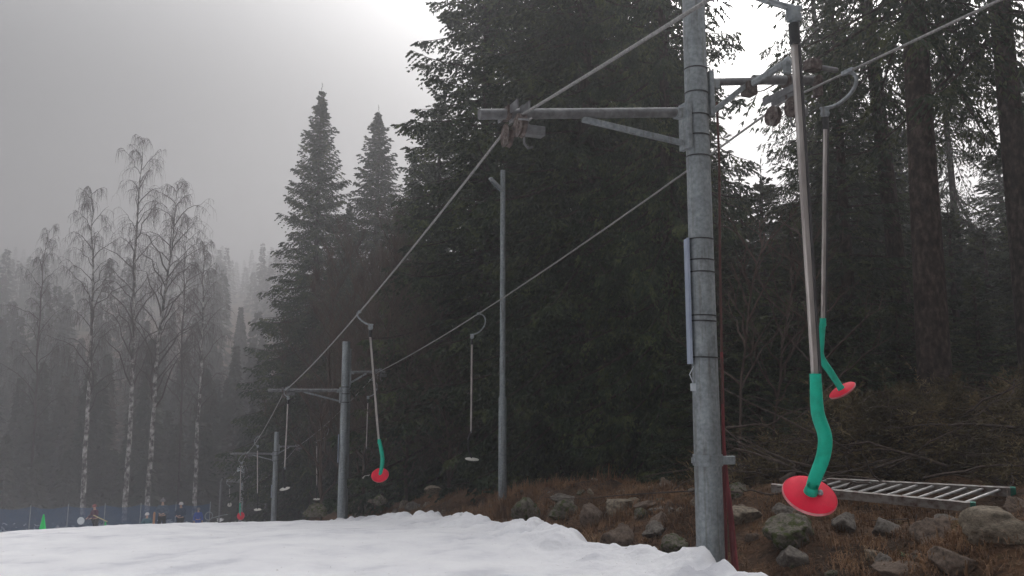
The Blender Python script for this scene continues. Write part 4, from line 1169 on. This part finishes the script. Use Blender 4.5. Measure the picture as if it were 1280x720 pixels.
# small fern-like green plant below the ladder
def plant():
    rs = np.random.RandomState(4); m = MB(); Y = find_Y(1135, 698); c = V3(*P(1135, 698, Y))
    for k in range(11):
        ph = k * 2.4; l = rs.uniform(.07, .13)
        d = V3(cos(ph), sin(ph), .55); d /= np.linalg.norm(d); w = V3(-sin(ph), cos(ph), 0) * .014
        a = c + V3(0, 0, .0); mid = a + d * l * .5; e = a + d * l - V3(0, 0, .02)
        m.add([a, mid + w, e, mid - w], [(0, 1, 2, 3)])
        m.tube([a, mid], .003, 4)
    o = m.build('green_plant', 'leafgreen', loc=tuple(c)); tag(o, 'small green leafy plant growing among brown grass below the ladder', 'plant')
plant()

# ------------------------------------------------------------------ far left: net, cones, people
def fence():
    import mathutils
    A = [(-30, 690), (40, 660), (66, 660), (131, 658), (215, 655), (262, 652)]
    X0, Y0 = XZ(-60, 650)[0] * 46, 46.0; X1, Y1 = XZ(262, 650)[0] * 50, 50.0
    n = 8; root = empty('safety_net_fence', (X0, Y0, sz(X0, Y0)), 'blue safety net strung on thin poles across the bottom of the slope', 'fence')
    ps = []
    V = []; nseg = 70
    for i in range(nseg + 1):
        t = i / nseg; x = X0 + (X1 - X0) * t; y = Y0 + (Y1 - Y0) * t
        sagg = -.14 * sin(pi * ((t * (n - 1)) % 1)) ; z = sz(x, y)
        for h in np.linspace(0, 1, 5):
            V.append((x, y + .05 * sin(i * .9 + h * 2), z + h * (1.62 + sagg)))
    f = [(i * 5 + j, (i + 1) * 5 + j, (i + 1) * 5 + j + 1, i * 5 + j + 1) for i in range(nseg) for j in range(4)]
    m = MB(); m.add(V, f); ps.append(m.build('net', 'net'))
    for k in range(n):
        t = k / (n - 1); x = X0 + (X1 - X0) * t; y = Y0 + (Y1 - Y0) * t - .06; z = sz(x, y)
        m = MB(); m.tube([(x, y, z - .3), (x + .02, y, z + 1.72)], .022, 8); ps.append(m.build('net_pole', 'galv'))
    for p in ps: p.parent = root; p.matrix_parent_inverse = mathutils.Matrix.Translation([-v for v in root.location])
fence()

def cone(px, topy, Y, h, label):
    x = XZ(px, 650)[0] * Y; z = elev_z(topy, Y) - h
    m = MB(); m.lathe([(.0, 0), (h * .25, 0), (h * .25, .03), (h * .20, .035), (h * .11, h * .5), (h * .028, h), (0, h)], (x, Y, z), (0, 0, 1), 20)
    o = m.build('marker_cone', 'cone', loc=(x, Y, z)); tag(o, label, 'cone', 'green cones on the piste')
cone(54, 643, 24.5, .62, 'bright green cone in front of the blue net at far left')
cone(132, 652, 34, .5, 'small green cone half hidden at the feet of the figure in purple')
def disc():
    x, y, z = P(101, 651, 45.2); m = MB()
    m.lathe([(0, -.02), (.19, -.02), (.20, 0), (.19, .02), (0, .02)], (x, y, z), (0, 1, 0), 28)
    o = m.build('round_sign', 'disc', loc=(x, y, z)); tag(o, 'small round whitish disc hanging on the blue net', 'sign')
disc()
def post():
    x, y, z = P(193, 640, 39); m = MB(); m.tube([(x, y, z - 1.0), (x, y, z - .1), (x + .01, y, z)], [.05, .05, .035], 10)
    o = m.build('marker_post', 'orange', loc=(x, y, z)); tag(o, 'short orange post beside the tallest figure', 'post')
post()
def ring():
    x, y, z = P(261, 645, 42); m = MB()
    pts = [(x + .19 * cos(a), y + .05 * sin(a), z + .19 * sin(a)) for a in np.linspace(0, 2 * pi, 25)]
    m.tube(pts, .022, 8, caps=False); m.tube([(x + .19, y, z - .1), (x + .6, y, z + .02), (x + .95, y, z + .08)], .018, 8)
    m.tube([(x - .02, y, z - .19), (x - .02, y, z - .75)], .02, 8)
    o = m.build('hoop', 'galv', loc=(x, y, z)); tag(o, 'thin grey ring on a stand right of the small blue figure', 'hoop')
ring()

def skin_obj(name, J, Ed, root, mat, parent, sub=1):
    names = list(J.keys()); idx = {n_: i for i, n_ in enumerate(names)}
    me = bpy.data.meshes.new(name); me.from_pydata([J[n_][0] for n_ in names], [(idx[a], idx[b]) for a, b in Ed], [])
    o = bpy.data.objects.new(name, me); col.objects.link(o); o.parent = parent
    o.modifiers.new('Skin', 'SKIN')
    sv = me.skin_vertices[0].data if me.skin_vertices else None
    if sv is None:
        bpy.context.view_layer.update(); sv = me.skin_vertices[0].data
    for i, n_ in enumerate(names):
        r = J[n_][1]; sv[i].radius = (r, r) if np.isscalar(r) else r; sv[i].use_root = (n_ == root)
    ss = o.modifiers.new('Sub', 'SUBSURF'); ss.levels = sub; ss.render_levels = sub
    me.materials.append(M[mat])
    return o

def person(px, topy, Y, H, label, jacket, trousers, hat, facing=0., arms='down', sit=False, hat_mat='hatgrey', lean=0.):
    import mathutils
    x = XZ(px, 640)[0] * Y; ztop = elev_z(topy, Y); z0 = ztop - H * (1 if not sit else .62)
    root = empty('person', (x, Y, z0), label, 'person'); root.rotation_euler = (lean, 0, facing)
    k = H / 1.75
    hipz = .93 if not sit else .30
    S = lambda p: tuple(v * k for v in p)
    J = {}
    def j(n_, p, r): J[n_] = (S(p), (r * k if np.isscalar(r) else tuple(q * k for q in r)))
    up = hipz
    j('pelvis', (0, 0, up), (.135, .10)); j('waist', (0, 0, up + .17), (.125, .095)); j('chest', (0, 0, up + .37), (.155, .11)); j('neckb', (0, 0, up + .53), (.06, .06)); j('neck', (0, -.01, up + .60), (.052, .052))
    j('head', (0, -.02, up + .70), (.075, .09)); j('crown', (0, -.01, up + .79), (.06, .075)); j('nose', (0, -.125, up + .68), (.012, .015))
    Ed = [('pelvis', 'waist'), ('waist', 'chest'), ('chest', 'neckb'), ('neckb', 'neck'), ('neck', 'head'), ('head', 'crown'), ('head', 'nose')]
    for sd, s in (('L', -1), ('R', 1)):
        j('sh' + sd, (s * .19, 0, up + .46), .06)
        if arms == 'down': e, w = (s * .27, .02, up + .18), (s * .27, -.08, up - .04)
        elif arms == 'front': e, w = (s * .27, -.02, up + .20), (s * .10, -.26, up + .17)
        else: e, w = (s * .28, -.08, up + .22), (s * .16, -.34, up + .16)
        j('el' + sd, e, .045); j('wr' + sd, w, .03)
        hd = V3(*w) - V3(*e); hd /= np.linalg.norm(hd); hand = V3(*w) + hd * .07; j('hand' + sd, tuple(hand), (.035, .02))
        Ed += [('chest', 'sh' + sd), ('sh' + sd, 'el' + sd), ('el' + sd, 'wr' + sd), ('wr' + sd, 'hand' + sd)]
        side = np.cross(hd, (0, 0, 1)) if abs(hd[2]) < .9 else V3(1, 0, 0)
        side = side / (np.linalg.norm(side) + 1e-9); dn = V3(0, 0, -.35)
        for q, (off, ln) in enumerate(((-.027, .065), (-.009, .08), (.009, .075), (.027, .06))):
            f1 = hand + side * off + hd * .045; f2 = f1 + (hd + dn) * ln * .6
            j(f'f{q}a{sd}', tuple(f1), .009); j(f'f{q}b{sd}', tuple(f2), .008); Ed += [('hand' + sd, f'f{q}a{sd}'), (f'f{q}a{sd}', f'f{q}b{sd}')]
        th = hand - side * s * .045; j('th' + sd, tuple(th + hd * .02), .010); Ed.append(('hand' + sd, 'th' + sd))
        if sit: kn, an, to = (s * .14, -.40, up + .16), (s * .12, -.34, .08), (s * .12, -.50, .04)
        else: kn, an, to = (s * .11, -.01, .50), (s * .12, .02, .09), (s * .13, -.14, .04)
        j('hip' + sd, (s * .095, 0, up - .05), .085); j('kn' + sd, kn, .06); j('an' + sd, an, .045); j('to' + sd, to, .04)
        Ed += [('pelvis', 'hip' + sd), ('hip' + sd, 'kn' + sd), ('kn' + sd, 'an' + sd), ('an' + sd, 'to' + sd)]
    skin_obj('body', J, Ed, 'pelvis', 'skin', root)
    def grow(names_, g, edges): return {n_: (J[n_][0], tuple(q + g * k for q in (J[n_][1] if not np.isscalar(J[n_][1]) else (J[n_][1],) * 2))) for n_ in names_}, edges
    nm = ['pelvis', 'waist', 'chest', 'neckb', 'shL', 'elL', 'wrL', 'shR', 'elR', 'wrR']
    ed = [e for e in Ed if e[0] in nm and e[1] in nm]; JJ, ed = grow(nm, .028, ed); skin_obj('jacket', JJ, ed, 'chest', jacket, root)
    nm = ['pelvis', 'hipL', 'knL', 'anL', 'hipR', 'knR', 'anR']
    ed = [e for e in Ed if e[0] in nm and e[1] in nm]; JJ, ed = grow(nm, .022, ed); skin_obj('trousers', JJ, ed, 'pelvis', trousers, root)
    for s in ('L', 'R'):
        JJ, e2 = grow(['an' + s, 'to' + s], .02, [('an' + s, 'to' + s)]); skin_obj('boot', JJ, e2, 'an' + s, 'dark', root)
    m = MB(); hz = (up + .70) * k
    prof = [(.098, -.0), (.112, .02), (.112, .05), (.098, .10), (.06, .14), (0, .155)]
    m.lathe([(a * k, b * k) for a, b in prof], (0, -.012 * k, hz + .0 * k), (0, .06, 1), 20)
    if hat == 'bobble': m.lathe([(0, -.035 * k), (.03 * k, -.02 * k), (.04 * k, 0), (.03 * k, .025 * k), (0, .035 * k)], (0, 0, hz + .175 * k), (0, 0, 1), 12)
    m.build('hat', hat_mat, root)
    m = MB()
    for s in (-1, 1): m.lathe([(0, -.012 * k), (.011 * k, -.006 * k), (.012 * k, .004 * k), (0, .012 * k)], (s * .032 * k, -.100 * k, hz - .012 * k), (0, 1, 0), 8)
    m.build('eyes', 'dark', root)
    return root, z0

person(122, 630, 36, 1.35, 'person in purple jacket and reddish hat bending over a long pale pole', 'cloth_purple', 'cloth_black', 'plain', -.5, 'reach', hat_mat='hatred', lean=.12)
person(203, 624, 39, 1.70, 'tallest person, in blue-grey jacket and dark hat with a grey top', 'cloth_grey', 'cloth_black', 'bobble', .25, 'front', hat_mat='hatgrey')
person(226, 628, 40, 1.6, 'person in navy jacket and white hat', 'cloth_navy', 'cloth_black', 'plain', -.1, 'front', hat_mat='hatwhite')
person(248, 635, 41, 1.25, 'small person in bright blue jacket left of the grey ring', 'cloth_blue', 'cloth_blue', 'plain', .5, 'down', hat_mat='hatgrey')
person(184, 642, 38, 1.45, 'person crouching low in teal jacket beside the orange post', 'cloth_teal', 'cloth_teal', 'plain', .8, 'front', sit=True, hat_mat='hatwhite')
m = MB(); a = P(117, 644, 35.6); b = P(134, 652, 35.2); m.tube([a, b], .022, 8)
o = m.build('long_pole', 'pole_yel', loc=a); tag(o, 'long pale yellow pole held by the figure in purple', 'pole')

# ------------------------------------------------------------------ haze
hb = MB(); hb.box((0, 165, (62 - 11.5) / 2 + 0), (880, 520, 62 + 11.5), bev=.0)
me = bpy.data.meshes.new('haze')
x0, x1, y0, y1, z0, z1 = -440, 440, -95, 425, -13, 72
me.from_pydata([(x0, y0, z0), (x1, y0, z0), (x1, y1, z0), (x0, y1, z0), (x0, y0, z1), (x1, y0, z1), (x1, y1, z1), (x0, y1, z1)], [],
               [(0, 3, 2, 1), (4, 5, 6, 7), (0, 1, 5, 4), (1, 2, 6, 5), (2, 3, 7, 6), (3, 0, 4, 7)])
hz = bpy.data.objects.new('haze', me); col.objects.link(hz); tag(hz, 'thin grey fog filling the valley and fading the far trees', 'fog', kind='stuff')
mt = bpy.data.materials.new('haze'); mt.use_nodes = True; nt = mt.node_tree; nt.nodes.clear()
pv = nt.nodes.new('ShaderNodeVolumePrincipled'); out = nt.nodes.new('ShaderNodeOutputMaterial')
pv.inputs['Color'].default_value = (.56, .56, .58, 1); pv.inputs['Density'].default_value = .0050; pv.inputs['Anisotropy'].default_value = .66
nt.links.new(pv.outputs[0], out.inputs['Volume']); me.materials.append(mt)

# ------------------------------------------------------------------ light, sky, camera
SUN_EL, SUN_AZ = radians(34), radians(24)        # azimuth measured to the right of the view direction
w = bpy.data.worlds.new('World'); scene.world = w; w.use_nodes = True; nt = w.node_tree
bg = nt.nodes['Background']; sky = nt.nodes.new('ShaderNodeTexSky'); sky.sky_type = 'NISHITA'; sky.sun_disc = False
sky.sun_elevation = SUN_EL; sky.sun_rotation = SUN_AZ; sky.dust_density = 8; sky.air_density = 1.2; sky.ozone_density = 1
hs = nt.nodes.new('ShaderNodeHueSaturation'); hs.inputs['Saturation'].default_value = .14
nt.links.new(sky.outputs[0], hs.inputs['Color']); nt.links.new(hs.outputs[0], bg.inputs['Color'])
bg.inputs['Strength'].default_value = .09
tcw = nt.nodes.new('ShaderNodeTexCoord'); spx = nt.nodes.new('ShaderNodeSeparateXYZ'); nt.links.new(tcw.outputs['Generated'], spx.inputs[0])
mrw = nt.nodes.new('ShaderNodeMapRange'); mrw.interpolation_type = 'SMOOTHSTEP'      # overcast: the cloud deck is brightest overhead
mrw.inputs['From Min'].default_value = .30; mrw.inputs['From Max'].default_value = .95; mrw.inputs['To Min'].default_value = .5; mrw.inputs['To Max'].default_value = 5.5
nt.links.new(spx.outputs['Z'], mrw.inputs['Value'])
vm = nt.nodes.new('ShaderNodeVectorMath'); vm.operation = 'SCALE'; nt.links.new(hs.outputs[0], vm.inputs[0]); nt.links.new(mrw.outputs[0], vm.inputs['Scale'])
nt.links.new(vm.outputs[0], bg.inputs['Color'])
sd = bpy.data.lights.new('sun', 'SUN'); sd.energy = 1.2; sd.angle = radians(30); sd.color = (1, .95, .9)
so = bpy.data.objects.new('sun', sd); col.objects.link(so)
import mathutils
d = mathutils.Vector((sin(SUN_AZ) * cos(SUN_EL), cos(SUN_AZ) * cos(SUN_EL), sin(SUN_EL)))
so.rotation_euler = d.to_track_quat('Z', 'Y').to_euler()

cam = bpy.data.cameras.new('camera'); co = bpy.data.objects.new('camera', cam); col.objects.link(co)
cam.sensor_width = 36; cam.lens = 36 * F / 1280; cam.clip_end = 2000; cam.clip_start = .05
co.location = (0, 0, E); co.rotation_euler = (radians(90) + PITCH, 0, 0)
scene.camera = co
scene.view_settings.view_transform = 'Standard'; scene.view_settings.look = 'None'; scene.view_settings.exposure = -0.0
scene.view_settings.gamma = 1
scene.cycles.volume_bounces = 1; scene.cycles.max_bounces = 6; scene.cycles.diffuse_bounces = 3; scene.cycles.transparent_max_bounces = 12
